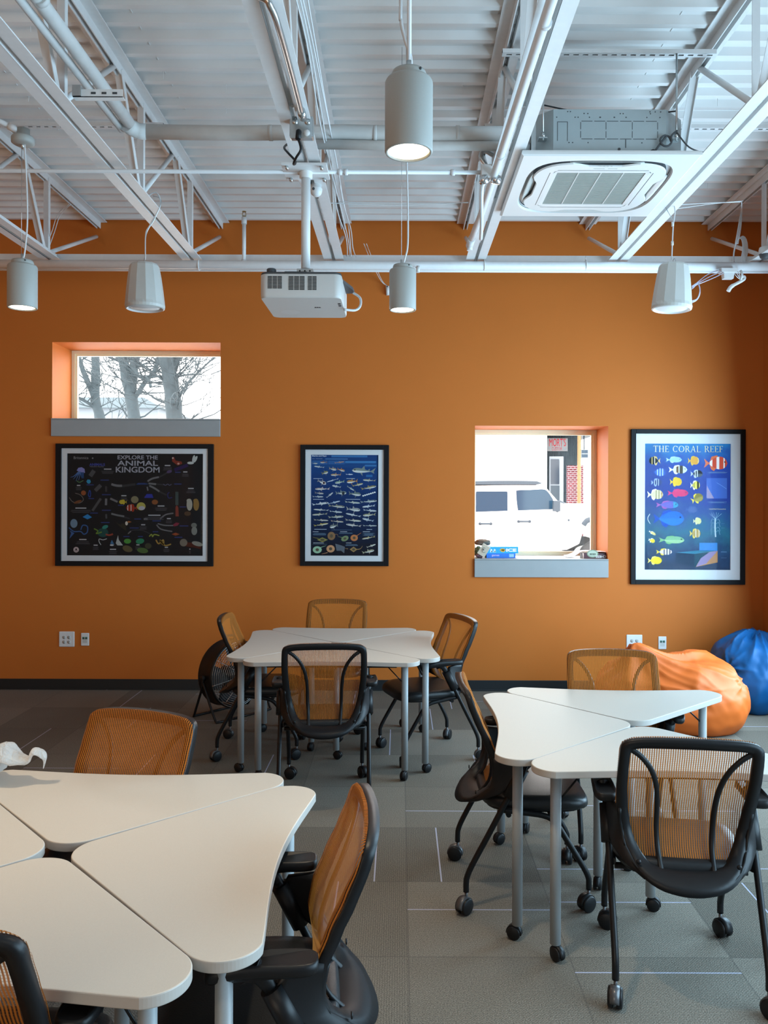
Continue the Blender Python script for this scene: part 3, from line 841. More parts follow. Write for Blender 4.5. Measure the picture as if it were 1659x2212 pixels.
for i, (px, Y, lab, z) in enumerate(lamps):
    o = p0_ if i == 0 else copy_tree(p0_, (0, 0, 0), 0)
    x = at(px, 600, Y).x; o.location = (x, Y, z)
    tag(o, lab, 'pendant lamp', 'cylinder pendant lamps'); PL.append((o, x, Y, z))
for (o, x, Y, z), topz, wig in zip(PL, (4.21, 4.21, None), (.05, .012, 0)):
    s = MB(); h = .247
    if topz:
        d = topz - z
        if wig > .03:
            s.tube(crom([(.006, 0, h), (.004, 0, h + .05), (-.012, 0, h + .10), (-.025, 0, h + .16), (-.026, 0, h + .26), (-.018, 0, d)], 5), .0055, M['cable'], n=8)
            s.build('cord', o); s = MB(); s.tube([(0, 0, h - .01), (0, 0, d)], .0075, M['pipe'], n=10); s.tube([(0, 0, h - .005), (0, 0, h + .035)], .009, M['galv'], n=10); s.build('stem', o)
        else:
            s.tube(crom([(0, 0, h), (.012, 0, h + .04), (.027, 0, h + .12), (.026, 0, h + .35), (.02, 0, h + .6), (.018, 0, d)], 5), .0048, M['cable'], n=8)
            s.build('cord', o); s = MB(); s.tube([(-.008, 0, h - .01), (-.008, 0, d)], .0014, M['galv'], n=6); s.tube([(-.008, 0, h - .01), (-.008, 0, h + .03)], .006, M['galv'], n=8); s.build('suspension_wire', o)
    else:
        cz = at(48, 300, Y).z - z
        s.tube(crom([(0, 0, h), (.012, 0, h + .05), (.024, 0, h + .20), (.020, 0, h + .4), (.008, 0, cz - .02)], 5), .0045, M['cable'], n=8); s.build('cord', o)
        s = MB(); s.tube([(-.006, 0, h - .01), (-.006, 0, cz)], .0013, M['galv'], n=6); s.tube([(-.002, 0, h - .01), (-.002, 0, h + .035)], .006, M['galv'], n=8); s.build('suspension_wire', o)
        s = MB(); s.lathe([(0, cz - .03), (.045, cz - .03), (.057, cz - .022), (.057, cz + .002), (.05, cz + .012), (.034, cz + .014), (.034, cz + .05), (0, cz + .05)], M['lamp'], 28); s.lathe([(0, cz - .05), (.008, cz - .05), (.008, cz - .03)], M['galv'], 10); s.build('canopy', o)
        s = MB(); s.tube([(-.01, 0, cz + .035), (-.10, -.05, cz + .07), (-.26, -.12, cz + .13), (-.5, -.2, cz + .2)], .014, M['pipe'], n=10); s.tube([(-.02, -.01, cz + .035), (-.06, -.03, cz + .055)], .02, M['pipe'], n=10); s.build('conduit', o)
    l = spot_light('pendant_light', (x, Y, z - .004), 105 if Y < 3 else (62 if x > -1 else 30), WARM)

# ------------------------------------------------------------------ hanging speakers
def make_speaker():
    root = empty('pendant_speaker'); n = 36
    prof = [(.060, .286), (.084, .283), (.092, .27), (.104, .20), (.114, .12), (.122, .04), (.124, .02), (.121, .004), (.113, 0)]
    b = MB()
    loops = []
    for r, z in prof:
        lp = []
        for i in range(n):
            a = 2 * PI * i / n
            facet = math.cos(PI / 12) / math.cos((a % (PI / 6)) - PI / 12)
            k = 1 if z < .03 else (facet * (1 - .0) if True else 1)
            lp.append((r * k * math.cos(a), r * k * math.sin(a), z))
        loops.append(lp)
    b.loft(loops, M['offwhite'], smooth=False, cap0=True, cap1=False); b.build('cabinet', root)
    b = MB(); b.lathe([(.113, 0), (.104, .008), (.096, .012), (.086, .006), (0, .004)], M['white'], 40); b.build('grille', root)
    b = MB(); b.tube([(0, .012 * math.sin(a), .306 + .018 * math.cos(a)) for a in [i * PI / 6 for i in range(12)]], .003, M['galv'], n=6, closed=True); b.build('hook', root)
    return root
s0 = make_speaker()
for i, (px, py, Y, lab) in enumerate(((313.5, 672, 5.25, 'off-white pendant speaker hanging left of the projector above the animal poster'), (1450.5, 674, 5.18, 'off-white pendant speaker hanging at right above the coral reef poster'))):
    o = s0 if i == 0 else copy_tree(s0, (0, 0, 0), 0)
    p = at(px, py, Y); o.location = (p.x, Y, p.z + .012); o.rotation_euler = (R(1.5 if i else 0), R(2.5 if i else -1.0), R(20))
    tag(o, lab, 'speaker', 'pendant speakers')
    jx = JX[1] if i == 0 else JX[4]
    b = MB(); zt = p.z + .33
    if i == 0:
        b.tube(crom([(p.x, Y, zt), (p.x + .002, Y, zt + .16), (p.x + .03, Y, zt + .22), (jx + .085, Y, ZB + .02), (jx + .06, Y, ZB + .10), (jx, Y, ZB + .075)], 5), .004, M['cable'], n=7)
        b.tube(crom([(p.x, Y, zt), (p.x + .006, Y, zt + .16), (p.x + .06, Y, zt + .26), (jx + .09, Y, ZB + .05), (jx + .03, Y + .03, ZB + .09)], 5), .0025, M['galv'], n=6)
        tag(b.build('hanging_cable'), 'cable holding the left pendant speaker, looped round its joist', 'cable', 'speaker hanging cables')
    else:
        b.tube([(p.x, Y, zt), (p.x + .01, Y, zt + .24), (p.x - .035, Y + .05, ZB + .03)], .0022, M['galv'], n=6)
        b.tube(crom([(p.x, Y, zt), (p.x + .008, Y, zt + .2), (p.x + .02, Y, zt + .3), (p.x + .01, Y, ZB + .03)], 4), .004, M['cable'], n=7)
        b.tube([(p.x + .004, Y, zt + .09), (p.x + .004, Y, zt + .115)], .008, M['white'], n=8)
        b.tube([(p.x + .006, Y, zt + .21), (p.x + .006, Y, zt + .235)], .008, M['white'], n=8)
        tag(b.build('hanging_cable'), 'thin cable with white clamps holding the right pendant speaker', 'cable', 'speaker hanging cables')
p = at(1450.5, 674, 5.18)
b = MB()
for k in range(3):
    q = .006 * k
    b.tube(crom([at(1495, 618 + 3 * k, 5.2), at(1508, 612 + k, 5.3), at(1512, 628 + 2 * k, 5.25), at(1506, 645 + k, 5.2), at(1494, 650 + 2 * k, 5.18)], 4), .003, M['lcable'], n=6)
for k in range(3):
    b.tube(crom([at(1495, 618, 5.2), at(1505, 611 + 2 * k, 5.4), at(1530 + 6 * k, 592 + 4 * k, 5.9), at(1556 + k * 4, 583 + 3 * k, 6.3)], 4), .0032, M['lcable'], n=6)
tag(b.build('speaker_wires'), 'looped lilac and white wires between the right speaker and a white box', 'wires')

# white junction under the pipe at right, with handle-like lead
p = at(1572, 590, 6.3)
root = empty('cable_box', p)
MB().loft([[(x, y, .03) for x, y in rr(.062, .035, .006, 2)], [(x, y, .0) for x, y in rr(.06, .035, .006, 2)]], M['white'], smooth=False).build('body', root)
MB().loft([[(x, y, -.0) for x, y in rr(.042, .028, .006, 2)], [(x, y, -.045) for x, y in rr(.038, .025, .006, 2)]], M['white'], smooth=False).build('cover', root)
tag(root, 'small white box fixed beneath the sprinkler main near the right wall', 'cable box')
b = MB()
b.tube(crom([at(1573, 629, 6.3), at(1580, 619, 6.3), at(1596, 610, 6.3), at(1608, 603, 6.3), at(1607, 597, 6.3), at(1600, 601, 6.3)], 5), [.015] * 7 + [.012] * 6 + [.010] * 13, M['white'], n=10)
for k in range(3): b.tube(crom([at(1584 + 3 * k, 586, 6.3), at(1590 + 3 * k, 596 - 3 * k, 6.28), at(1600, 605 - k, 6.3)], 4), .003, M['cable'], n=6)
b.tube(crom([at(1600, 585, 6.3), at(1603, 594, 6.28), at(1600, 606, 6.3)], 4), .009, M['white'], n=8)
tag(b.build('cable_lead'), 'white cable lead with curved end dangling beside the small white box', 'cable')
# coil of wire above, dome at the edge
b = MB()
for k in range(7):
    rr_ = random.Random(k)
    c = at(1594 + k * 1.5, 545, 6.42); a0 = R(25)
    b.tube([c + Vector(((.045 + .004 * k) * math.cos(t) * .75 + .05 * math.sin(t) * .3, .004 * k, (.11 + .004 * k) * math.sin(t))) for t in [i * PI / 10 for i in range(20)]], .003, M['cable'], n=6, closed=True)
for k in range(4): b.tube(crom([at(1588 + k * 2, 527, 6.42), at(1594 + 2 * k, 495, 6.43), at(1600 + k, 458, 6.45), at(1602, 436, 6.0)], 4), .003, M['cable'], n=6)
tag(b.build('wire_coil'), 'coil of pale wire hooked on the rightmost joist above the steel bar', 'wires')
p = at(1654, 549, 6.2)
root = empty('ceiling_sensor', p)
MB().lathe([(0, .05), (.045, .05), (.05, .03), (.05, 0)], M['white'], 24).build('base', root)
MB().lathe([(.047, 0), (.040, -.025), (.02, -.038), (0, -.042)], M['dgrey'], 24).build('dome', root)
tag(root, 'white dome sensor at the right frame edge below the last joist', 'sensor')

# twin lamp fixture on the joist
p = at(1058, 378, 4.60)
root = empty('emergency_light', p)
b = MB(); b.box((0, 0, .012), (.10, .07, .075), M['white']); b.build('body', root, bevel=.006)
for s in (-1, 1):
    b = MB(); b.lathe([(0, -.02), (.026, -.02), (.03, 0), (.02, .025), (0, .03)], M['chrome'], 18, TR((s * .034, -.02, -.035), rx=R(25), ry=R(s * 12))); b.lathe([(0, -.0205), (.024, -.0205)], M['lens'] if s > 0 else M['white'], 18, TR((s * .034, -.02, -.035), rx=R(25), ry=R(s * 12))); b.build('lamp_head', root)
b = MB(); fp = crom([(-.02, 0, .05), (-.05, 0, .10), (-.03, .0, .135), (.02, .02, .12)], 12)
b.tube(fp, [.0125 if i % 2 else .0145 for i in range(len(fp))], M['galv'], n=10); b.build('flexible_conduit', root)
b = MB(); b.tube(crom([(-.03, 0, -.04), (-.045, 0, -.09), (-.02, .25, -.20), (.0, .5, -.2)], 4), .011, M['pipe'], n=10); b.build('conduit', root)
tag(root, 'small twin-headed emergency light on the joist left of the air unit', 'emergency light')

# loose cables along the centre joist
for i in range(4):
    b = MB(); rs = random.Random(i + 20); x = JX[2] + .10 + i * .014
    pts = [(x + rs.uniform(-.012, .012), yy, ZB + .09 + .02 * i + rs.uniform(-.02, .03)) for yy in (1.2, 2.0, 2.8, 3.5, 4.2, 4.9, 5.5, 6.1)]
    end = at(748 + i * 7, 552 + i, 6.44)
    pts += [(x + .01, 6.3, ZB + .02 + .05 * (i % 2)), tuple(end)]
    b.tube(crom(pts, 5), .0035, M['cable'], n=6)
    tag(b.build('data_cable'), 'white data cable strung along the right side of the joist above the projector', 'cable', 'data cables on the centre joist')
b = MB()
b.tube(crom([at(700, 438, 5.3), at(840, 443, 5.3), at(935, 441, 5.3), at(1012, 437, 5.3)], 6), .0028, M['cable'], n=6)
b.tube(crom([at(730, 436, 5.3), at(840, 438, 5.3), at(1012, 438, 5.3)], 6), .0022, M['cable'], n=6)
tag(b.build('strung_wire'), 'pale wires strung across the bay between projector and air unit', 'wires')
b = MB(); b.tube(crom([at(1455, 443, 5.3), at(1520, 439, 5.4), at(1600, 436, 5.5)], 6), .0028, M['cable'], n=6); b.tube(crom([at(1455, 452, 5.3), at(1540, 440, 5.4), at(1605, 434, 5.5)], 6), .0022, M['cable'], n=6)
tag(b.build('strung_wire'), 'pale wires strung across the bay right of the air unit', 'wires')
for px0, px1, lab in ((132, 95, 'thin loops of white cable hanging by the leftmost joist end'),):
    b = MB()
    for k in range(2): b.tube(crom([at(148 + k * 4, 442, 6.0), at(125 + k * 5, 462 + 3 * k, 6.2), at(112 + k * 6, 500, 6.3), at(96 + k * 8, 540, 6.4)], 5), .003, M['cable'], n=6)
    tag(b.build('cable_loop'), lab, 'cable')
# small device on the wall below the pipe
p = at(838, 627, WALL_Y)
root = empty('wall_sensor', (p.x, WALL_Y - .02, p.z))
MB().tube([(0, 0, -.05), (-.004, -.01, .03)], .016, M['white'], n=14).build('body', root)
MB().lathe([(0, 0), (.006, 0), (.006, .003), (0, .003)], M['dgrey'], 10, TR((-.005, -.026, .022), rx=R(90))).build('lens', root)
b = MB()
for k in range(2): b.tube(crom([(-.004, -.01, .03), (-.05 - .01 * k, -.05, .065), (-.11 - .02 * k, -.5, .10), (-.155 - .02 * k, -.95, .12)], 4), .003, M['cable'], n=6)
b.build('cable', root)
tag(root, 'small white sensor with cable on the orange wall left of the far pendant', 'sensor')
p = at(903, 583, 6.3); b = MB(); b.tube([(p.x, 6.30, p.z + .03), (p.x, 6.30, p.z - .02)], .014, M['white'], n=12); b.tube([(p.x - .02, 6.30, p.z + .02), (p.x, 6.3, p.z + .02)], .007, M['white'], n=8)
tag(b.build('pipe_plug'), 'small white drain plug on the sprinkler main behind the far pendant', 'pipe fitting')

# ================================================================== TABLES
TBL_H = 0.737; TBL_T = 0.027
def table_outline():
    r = .092; c = .452; y0 = .583; ra = .10; a = .147
    out = []
    def arc(cx, cy, rad, a0, a1, n=24):
        return [(cx + rad * math.cos(R(a0 + (a1 - a0) * k / n)), cy + rad * math.sin(R(a0 + (a1 - a0) * k / n))) for k in range(n + 1)]
    # local table points toward -Y: apex near the origin, two lobes at (+-c, -y0)
    out += arc(0, -a, ra, 45, 135)                      # apex
    out += arc(-c, -y0, r, 135, 262)                    # west lobe
    # concave outer edge
    P0 = Vector(out[-1]); P1 = Vector((-P0.x, P0.y))
    for k in range(1, 16):
        t = k / 16; s = math.sin(PI * t) ** 1.15
        out.append((P0.x + (P1.x - P0.x) * t, P0.y + .040 * s))
    out += arc(c, -y0, r, -82, 45)
    return out, (c, y0, a)
TOUT, (TC, TY0, TA) = table_outline()
def caster(b, x, y, z_top, r=.027, hood=None, yaw=0.0, w=.014, gap=.008):
    X = TR((x, y, 0), rz=yaw)
    for s in (-1, 1):
        b.lathe([(0, -w / 2), (r * .86, -w / 2), (r, -w / 2 + .003), (r, w / 2 - .003), (r * .86, w / 2), (0, w / 2)], M['black'], 22, X @ TR((s * (gap / 2 + w / 2), -.012, r), ry=R(90)))
    # hood over the wheels
    hv = [(math.cos(t) * (r + .004), math.sin(t) * (r + .004)) for t in [R(a) for a in range(-8, 200, 13)]]
    pts = [(-.012 + u, r + v) for u, v in hv]
    b.prism(pts, -(gap / 2 + w * .55), gap / 2 + w * .55, hood or M['hood'], axis='x', X=X, smooth=True)
    b.tube([(x, y, r + .01), (x, y, z_top)], .0065, M['hood'], n=8)
def make_table():
    root = empty('training_table')
    b = MB(); b.prism(TOUT, TBL_H - TBL_T, TBL_H, M['lam'], side=M['edge'], smooth=False)
    b.build('tabletop', root, bevel=.003, angle=60)
    for (x, y, yaw) in ((-TC, -TY0, .6), (TC, -TY0, -.4), (0, -.185, 1.3)):
        b = MB(); b.tube([(x, y, .060), (x, y, TBL_H - TBL_T)], .0205, M['leg'], n=18)
        b.lathe([(0, TBL_H - TBL_T - .012), (.045, TBL_H - TBL_T - .010), (.045, TBL_H - TBL_T)], M['leg'], 18, TR((x, y, 0)))
        l = b.build('leg', root)
        b = MB(); caster(b, x, y, .065, .027, M['black'], yaw); b.build('caster', l)
        d = Vector((-x, -.33 - y, 0)).normalized() if abs(x) > .1 else Vector((0, -1, 0))
        b = MB(); b.tube([(x + d.x * .02, y + d.y * .02, .60), (x + d.x * .15, y + d.y * .15, TBL_H - TBL_T - .004)], .004, M['blackm'], n=6); b.build('brace', l)
    b = MB(); b.beam((-TC + .05, -TY0 + .02, TBL_H - TBL_T - .012), (TC - .05, -TY0 + .02, TBL_H - TBL_T - .012), .03, .022, M['blackm']); b.build('support_rail', root)
    return root
# group centre, turn, list of sides that exist
GROUPS = [((-.965, 2.335), R(-1.5), 'near left', 4), ((-.415, 5.66), R(0), 'far middle', 4), ((1.075, 3.665), R(-3), 'right', 3)]
t0 = None
tl = {0: {0: 'beige table of the nearest cluster, its front wedge at the bottom left corner', 1: 'beige table of the nearest cluster with an orange mesh chair at its curved right edge', 2: 'beige table of the nearest cluster with an orange mesh chair pushed behind its far edge', 3: 'beige table of the nearest cluster cut off by the left frame edge'},
      1: {0: 'beige table of the far cluster, behind the chair seen from the back', 1: 'beige table of the far cluster on its right, by the chair near the window', 2: 'beige table of the far cluster closest to the orange wall', 3: 'beige table of the far cluster on its left, by the black fan'},
      2: {0: 'pale table of the right cluster behind the black chair back in the foreground', 2: 'pale table of the right cluster nearest the orange bean bag', 3: 'pale table of the right cluster with a chair pushed in at its left edge'}}
for gi, (c, rz, nm, n) in enumerate(GROUPS):
    for side in range(4):
        if side not in tl[gi]: continue
        if t0 is None: t0 = make_table(); o = t0
        else: o = copy_tree(t0, (0, 0, 0), 0)
        o.location = (c[0], c[1], 0); o.rotation_euler = (0, 0, rz + side * PI / 2)
        tag(o, tl[gi][side], 'table', 'wedge tables in clusters')

# ================================================================== CHAIRS
BP = [(.905, -.255), (.86, -.242), (.79, -.214), (.71, -.176), (.63, -.141), (.56, -.127), (.50, -.141), (.455, -.176), (.42, -.215), (.385, -.250)]
def bprof(z):
    if z >= BP[0][0]: return BP[0][1] - (z - BP[0][0]) * .3
    for (z0, y0), (z1, y1) in zip(BP, BP[1:]):
        if z <= z0 and z >= z1:
            t = (z0 - z) / (z0 - z1); t = t * t * (3 - 2 * t) * .35 + t * .65
            return y0 + (y1 - y0) * t
    return BP[-1][1]
OUT_ = [(0, .924), (.13, .921), (.20, .913), (.230, .896), (.237, .86), (.240, .76), (.236, .66), (.228, .58), (.208, .50), (.170, .445), (.112, .412), (.052, .400), (0, .397)]
INN_ = [(0, .890), (.13, .887), (.185, .881), (.202, .866), (.205, .82), (.205, .74), (.199, .66), (.187, .58), (.167, .515), (.136, .47), (.088, .452), (.042, .447), (0, .446)]
def full(l): return l + [(-x, z) for x, z in l[-2:0:-1]]
def ploop(l, sub=3): return [(p.x, p.y) for p in crom([(x, z, 0) for x, z in full(l)], sub, closed=True)]
LO, LI = ploop(OUT_), ploop(INN_)
def half_w(z, l=OUT_):
    pts = [p for p in l]
    for (x0, z0), (x1, z1) in zip(pts, pts[1:]):
        if z1 <= z <= z0: return x0 + (x1 - x0) * (z0 - z) / (z0 - z1 + 1e-9)
    return 0.0
def dish(x): return .018 * (1 - (x / .24) ** 2)
def arm_y(z): return -.27 + (z - .15) * (.235 / .45) if z > .15 else -.27
def make_chair():
    root = empty('nesting_chair')
    # seat cushion
    def sl(sc, z, drop=0):
        o = []
        for k in range(48):
            t = 2 * PI * k / 48; c, s = math.cos(t), math.sin(t); n = 4.5
            q = 1 / ((abs(c) ** n + abs(s) ** n) ** (1 / n))
            x = c * q * .238 * sc; y = .035 + s * q * .235 * sc
            dz = -.022 * max(0, (y - .12) / .15) ** 2 * drop
            o.append((x * (1 - .06 * max(0, -(y) / .2)), y, z + dz))
        return o
    b = MB(); b.loft([sl(.93, .420, .4), sl(.985, .428, .6), sl(1.0, .445, 1), sl(.985, .462, 1), sl(.95, .471, 1), sl(.80, .474, 1), sl(.4, .472, 1)], M['vinyl'])
    b.build('seat', root)
    b = MB(); b.loft([sl(.70, .395), sl(.90, .408), sl(.93, .421)], M['black']); b.build('seat_shell', root)
    b = MB()
    for y in (-.09, .09): b.tube([(-.232, y, .402), (.232, y, .402)], .0115, M['blackm'], n=10)
    b.build('seat_crossbar', root)
    # mesh back
    b = MB()
    def bm(u, v):
        q = (1 - math.cos(PI * v)) / 2; z = .924 - q * (.924 - .397); w = half_w(z) * 1.010; x = (2 * u - 1) * w
        e = max(0, (abs(2 * u - 1) - .93) / .07)
        return (x, bprof(z) + .018 - dish(x) - .010 * e * e, z + .003)
    b.grid(bm, 40, 44, M['fabric']); b.build('backrest', root)
    # frame
    n = len(LO); b = MB()
    def fy(x, z, off): return bprof(z) - dish(x) + off
    fo = []
    for (x, z) in LO: fo.append((x, z))
    def deep(z): return .013 + .024 * max(0, min(1, (.54 - z) / .1))
    def ring(l, off, k=1.0, useD=False): return [(x * k, fy(x, z, off - (deep(z) if useD else 0)), z) for x, z in l]
    mid = [((a[0] * .5 + c[0] * .5), (a[1] * .5 + c[1] * .5)) for a, c in zip(LO, LI)]
    loops = [ring(LI, .008), ring(LO, .010, .99), ring(LO, .004), ring(LO, -.008, 1.0, True), ring(mid, -.006, 1, True), ring(LI, -.002, 1, True), ring(LI, .008)]
    b.loft(loops, M['black'], smooth=True, cap0=False, cap1=False)
    for s in (-1, 1):
        for z in (.475,): b.lathe([(0, 0), (.009, 0), (.008, .004), (0, .005)], M['blackm'], 12, TR((s * .168, fy(.17, z, -.052), z), rx=R(90)))
    b.build('back_frame', root)
    for s in (-1, 1):
        pts = [(s * .205, .878), (s * .165, .850), (s * .128, .800), (s * .106, .735), (s * .098, .66), (s * .096, .58), (s * .092, .50), (s * .088, .435)]
        b = MB(); b.tube(crom([(x, fy(x, z, -.004), z) for x, z in pts], 4), .0098, M['black'], n=10, flat=.7); b.build('back_rib', root)
    # side wings joining the back to the arm tubes
    for s in (-1, 1):
        rows = [(.640, .95, .30), (.615, .95, .85), (.585, .95, 1), (.545, .95, 1), (.505, .96, 1), (.478, .96, .82), (.450, .96, .45), (.425, .96, .15)]
        vs = []; N = 8
        for z, ki, reach in rows:
            xi = half_w(z) * ki; p = Vector((s * xi, fy(xi, z, -.012 - (.02 if z < .5 else .008)), z)); q = Vector((s * .256, arm_y(z + .02) - .010, z + .02))
            for k in range(N + 1):
                t = k / N * reach; pt = p.lerp(q, t); pt.y -= .018 * math.sin(PI * t) ; vs.append(pt)
        b = MB(); b.add(vs, [(j * (N + 1) + i, j * (N + 1) + i + 1, (j + 1) * (N + 1) + i + 1, (j + 1) * (N + 1) + i) for j in range(len(rows) - 1) for i in range(N)], M['black'], True)
        b.tube([(s * .254, arm_y(.49), .49), (s * .254, arm_y(.60), .60)], .021, M['black'], n=14)
        b.build('side_bracket', root, solid=.016)
        # arms
        b = MB(); px, py = s * .266, -.012
        pl = []
        for sc, z in ((.84, .652), (.97, .658), (1, .668), (.97, .678), (.86, .682)):
            lp = []
            for k in range(36):
                t = 2 * PI * k / 36; c, q = math.cos(t), math.sin(t); e = 1 / ((abs(c) ** 4 + abs(q) ** 4) ** .25)
                y = py + q * e * .130 * (1 - (1 - sc) * .3); x = px + c * e * (.040 - .006 * (q * e)) * sc
                lp.append((x, y, z - .018 * max(0, (y - .03) / .06) ** 1.5 * .5 - .004 * abs(q)))
            pl.append(lp)
        b.loft(pl, M['black']); a = b.build('armrest', root)
        b = MB(); b.tube(crom([(s * .254, arm_y(.585), .585), (s * .258, -.022, .62), (s * .264, .0, .645), (s * .266, .015, .658)], 4), [.0165] * 4 + [.019] * 4 + [.024, .027, .031, .035, .038], M['black'], n=14, flat=.75); b.build('arm_post', a)
    # legs
    for s in (-1, 1):
        b = MB(); b.tube(crom([(s * .254, -.027, .612), (s * .254, -.10, .475), (s * .253, -.18, .322), (s * .252, -.245, .200), (s * .252, -.266, .150), (s * .252, -.27, .120), (s * .252, -.27, .088)], 3), .0125, M['blackm'], n=12)
        l = b.build('leg', root); b = MB(); caster(b, s * .252, -.27, .092, .034, M['hood'], yaw=.5 * s + .3, w=.020, gap=.010); b.build('caster', l)
        b = MB(); b.tube(crom([(s * .243, -.118, .428), (s * .232, -.02, .412), (s * .228, .06, .398), (s * .227, .105, .372), (s * .226, .15, .305), (s * .226, .225, .185), (s * .226, .247, .140), (s * .226, .25, .118), (s * .226, .25, .088)], 3), .0125, M['blackm'], n=12)
        l = b.build('leg', root); b = MB(); caster(b, s * .226, .25, .092, .034, M['black'], yaw=.9 - .4 * s, w=.020, gap=.010); b.build('caster', l)
    return root
chairs = [
    (1.03, 3.065, -7, 'orange mesh chair seen from behind at the right cluster, its full black frame in view'),
    (.555, 3.705, -90, 'orange mesh chair in profile pushed in at the left edge of the right cluster'),
    (1.12, 4.17, 175, 'orange mesh chair facing us at the right cluster, in front of the orange bean bag'),
    (-.435, 4.86, 4, 'orange mesh chair seen from behind at the far cluster, legs fully visible'),
    (.185, 5.60, 111, 'orange mesh chair turned out at the right side of the far cluster, black seat showing'),
    (-.935, 5.69, -88, 'orange mesh chair at the left side of the far cluster beside the black fan'),
    (-.50, 6.31, 178, 'orange mesh chair against the orange wall at the far cluster, only its top showing'),
    (-1.06, 2.885, 160, 'orange mesh chair behind the far edge of the nearest beige cluster'),
    (-.352, 2.155, 96, 'orange mesh chair in profile at the right edge of the nearest beige cluster'),
    (-.925, 1.82, -3, 'orange mesh chair cut off by the bottom left corner, its back toward us'),
]
ch0 = make_chair()
for i, (x, y, rz, lab) in enumerate(chairs):
    o = ch0 if i == 0 else copy_tree(ch0, (0, 0, 0), 0)
    o.location = (x, y, 0); o.rotation_euler = (0, 0, R(rz)); tag(o, lab, 'chair', 'mesh nesting chairs')

# ================================================================== FAN
fd = 6.62; pfan = at(500, 1453, fd)
root = empty('drum_fan', (pfan.x, fd, 0), R(-40)); fz = .325; fr = .262
Xf = TR((0, 0, fz), ry=R(90))           # local X = the way it blows (toward the room, right)
b = MB(); b.lathe([(fr - .012, -.085), (fr, -.085), (fr + .006, -.07), (fr, -.055), (fr, .055), (fr + .006, .07), (fr, .085), (fr - .012, .085), (fr - .012, -.085)], M['black'], 56, Xf)
b.build('drum', root)
def grillwork(x0, dome, parent, name):
    b = MB()
    for k in range(15):
        r = .03 + k * (fr - .035) / 14; xx = x0 + dome * (1 - (r / fr) ** 2)
        b.tube([(xx, r * math.cos(t), fz + r * math.sin(t)) for t in [2 * PI * i / 40 for i in range(40)]], .0016, M['chrome'], n=5, closed=True)
    for k in range(8):
        a = 2 * PI * k / 8 + .2
        b.tube([(x0 + dome * (1 - (r / fr) ** 2) + .003 * (1 if dome > 0 else -1), r * math.cos(a), fz + r * math.sin(a)) for r in (.02, .09, .16, .22, fr)], .0024, M['chrome'], n=5)
    b.build(name, parent)
grillwork(.085, .05, root, 'front_grille'); grillwork(-.085, -.03, root, 'rear_grille')
MB().lathe([(0, -.09), (.05, -.09), (.055, 0), (.05, .07), (0, .075)], M['dgrey'], 20, Xf).build('motor', root)
for k in range(4):
    b = MB()
    def bl(u, v, k=k):
        r = .05 + u * .185; a = k * PI / 2 + (v - .5) * (1.05 - .2 * u); return ((v - .5) * .09, r * math.cos(a), fz + r * math.sin(a))
    b.grid(bl, 6, 6, M['dgrey']); b.build('blade', root, solid=.003)
b = MB()
for s in (-1, 1):
    b.tube(crom([(.0, s * (fr + .02), fz + .01), (-.0, s * (fr + .02), fz - .06), (-.11, s * (fr + .012), .03), (-.13, s * (fr - .01), .012), (-.13, s * .12, .0105)], 4), .0095, M['blackm'], n=10)
    b.tube(crom([(.0, s * (fr + .02), fz - .02), (.14, s * (fr + .012), .04), (.17, s * (fr - .01), .012), (.17, s * .12, .0105)], 4), .0095, M['blackm'], n=10)
    b.lathe([(0, -.02), (.022, -.02), (.022, .01), (0, .012)], M['black'], 14, TR((0, s * (fr + .018), fz), rx=R(-90 * s)))
b.tube([(-.13, -.13, .0105), (-.13, .13, .0105)], .0095, M['blackm'], n=10); b.tube([(.17, -.13, .0105), (.17, .13, .0105)], .0095, M['blackm'], n=10)
b.build('stand', root)
b = MB(); b.tube(crom([(-.03, -.05, fz + fr), (-.03, -.045, fz + fr + .03), (-.03, .045, fz + fr + .03), (-.03, .05, fz + fr)], 5), .01, M['black'], n=8); b.build('handle', root)
tag(root, 'black drum fan on the floor by the wall, left of the far cluster', 'fan')

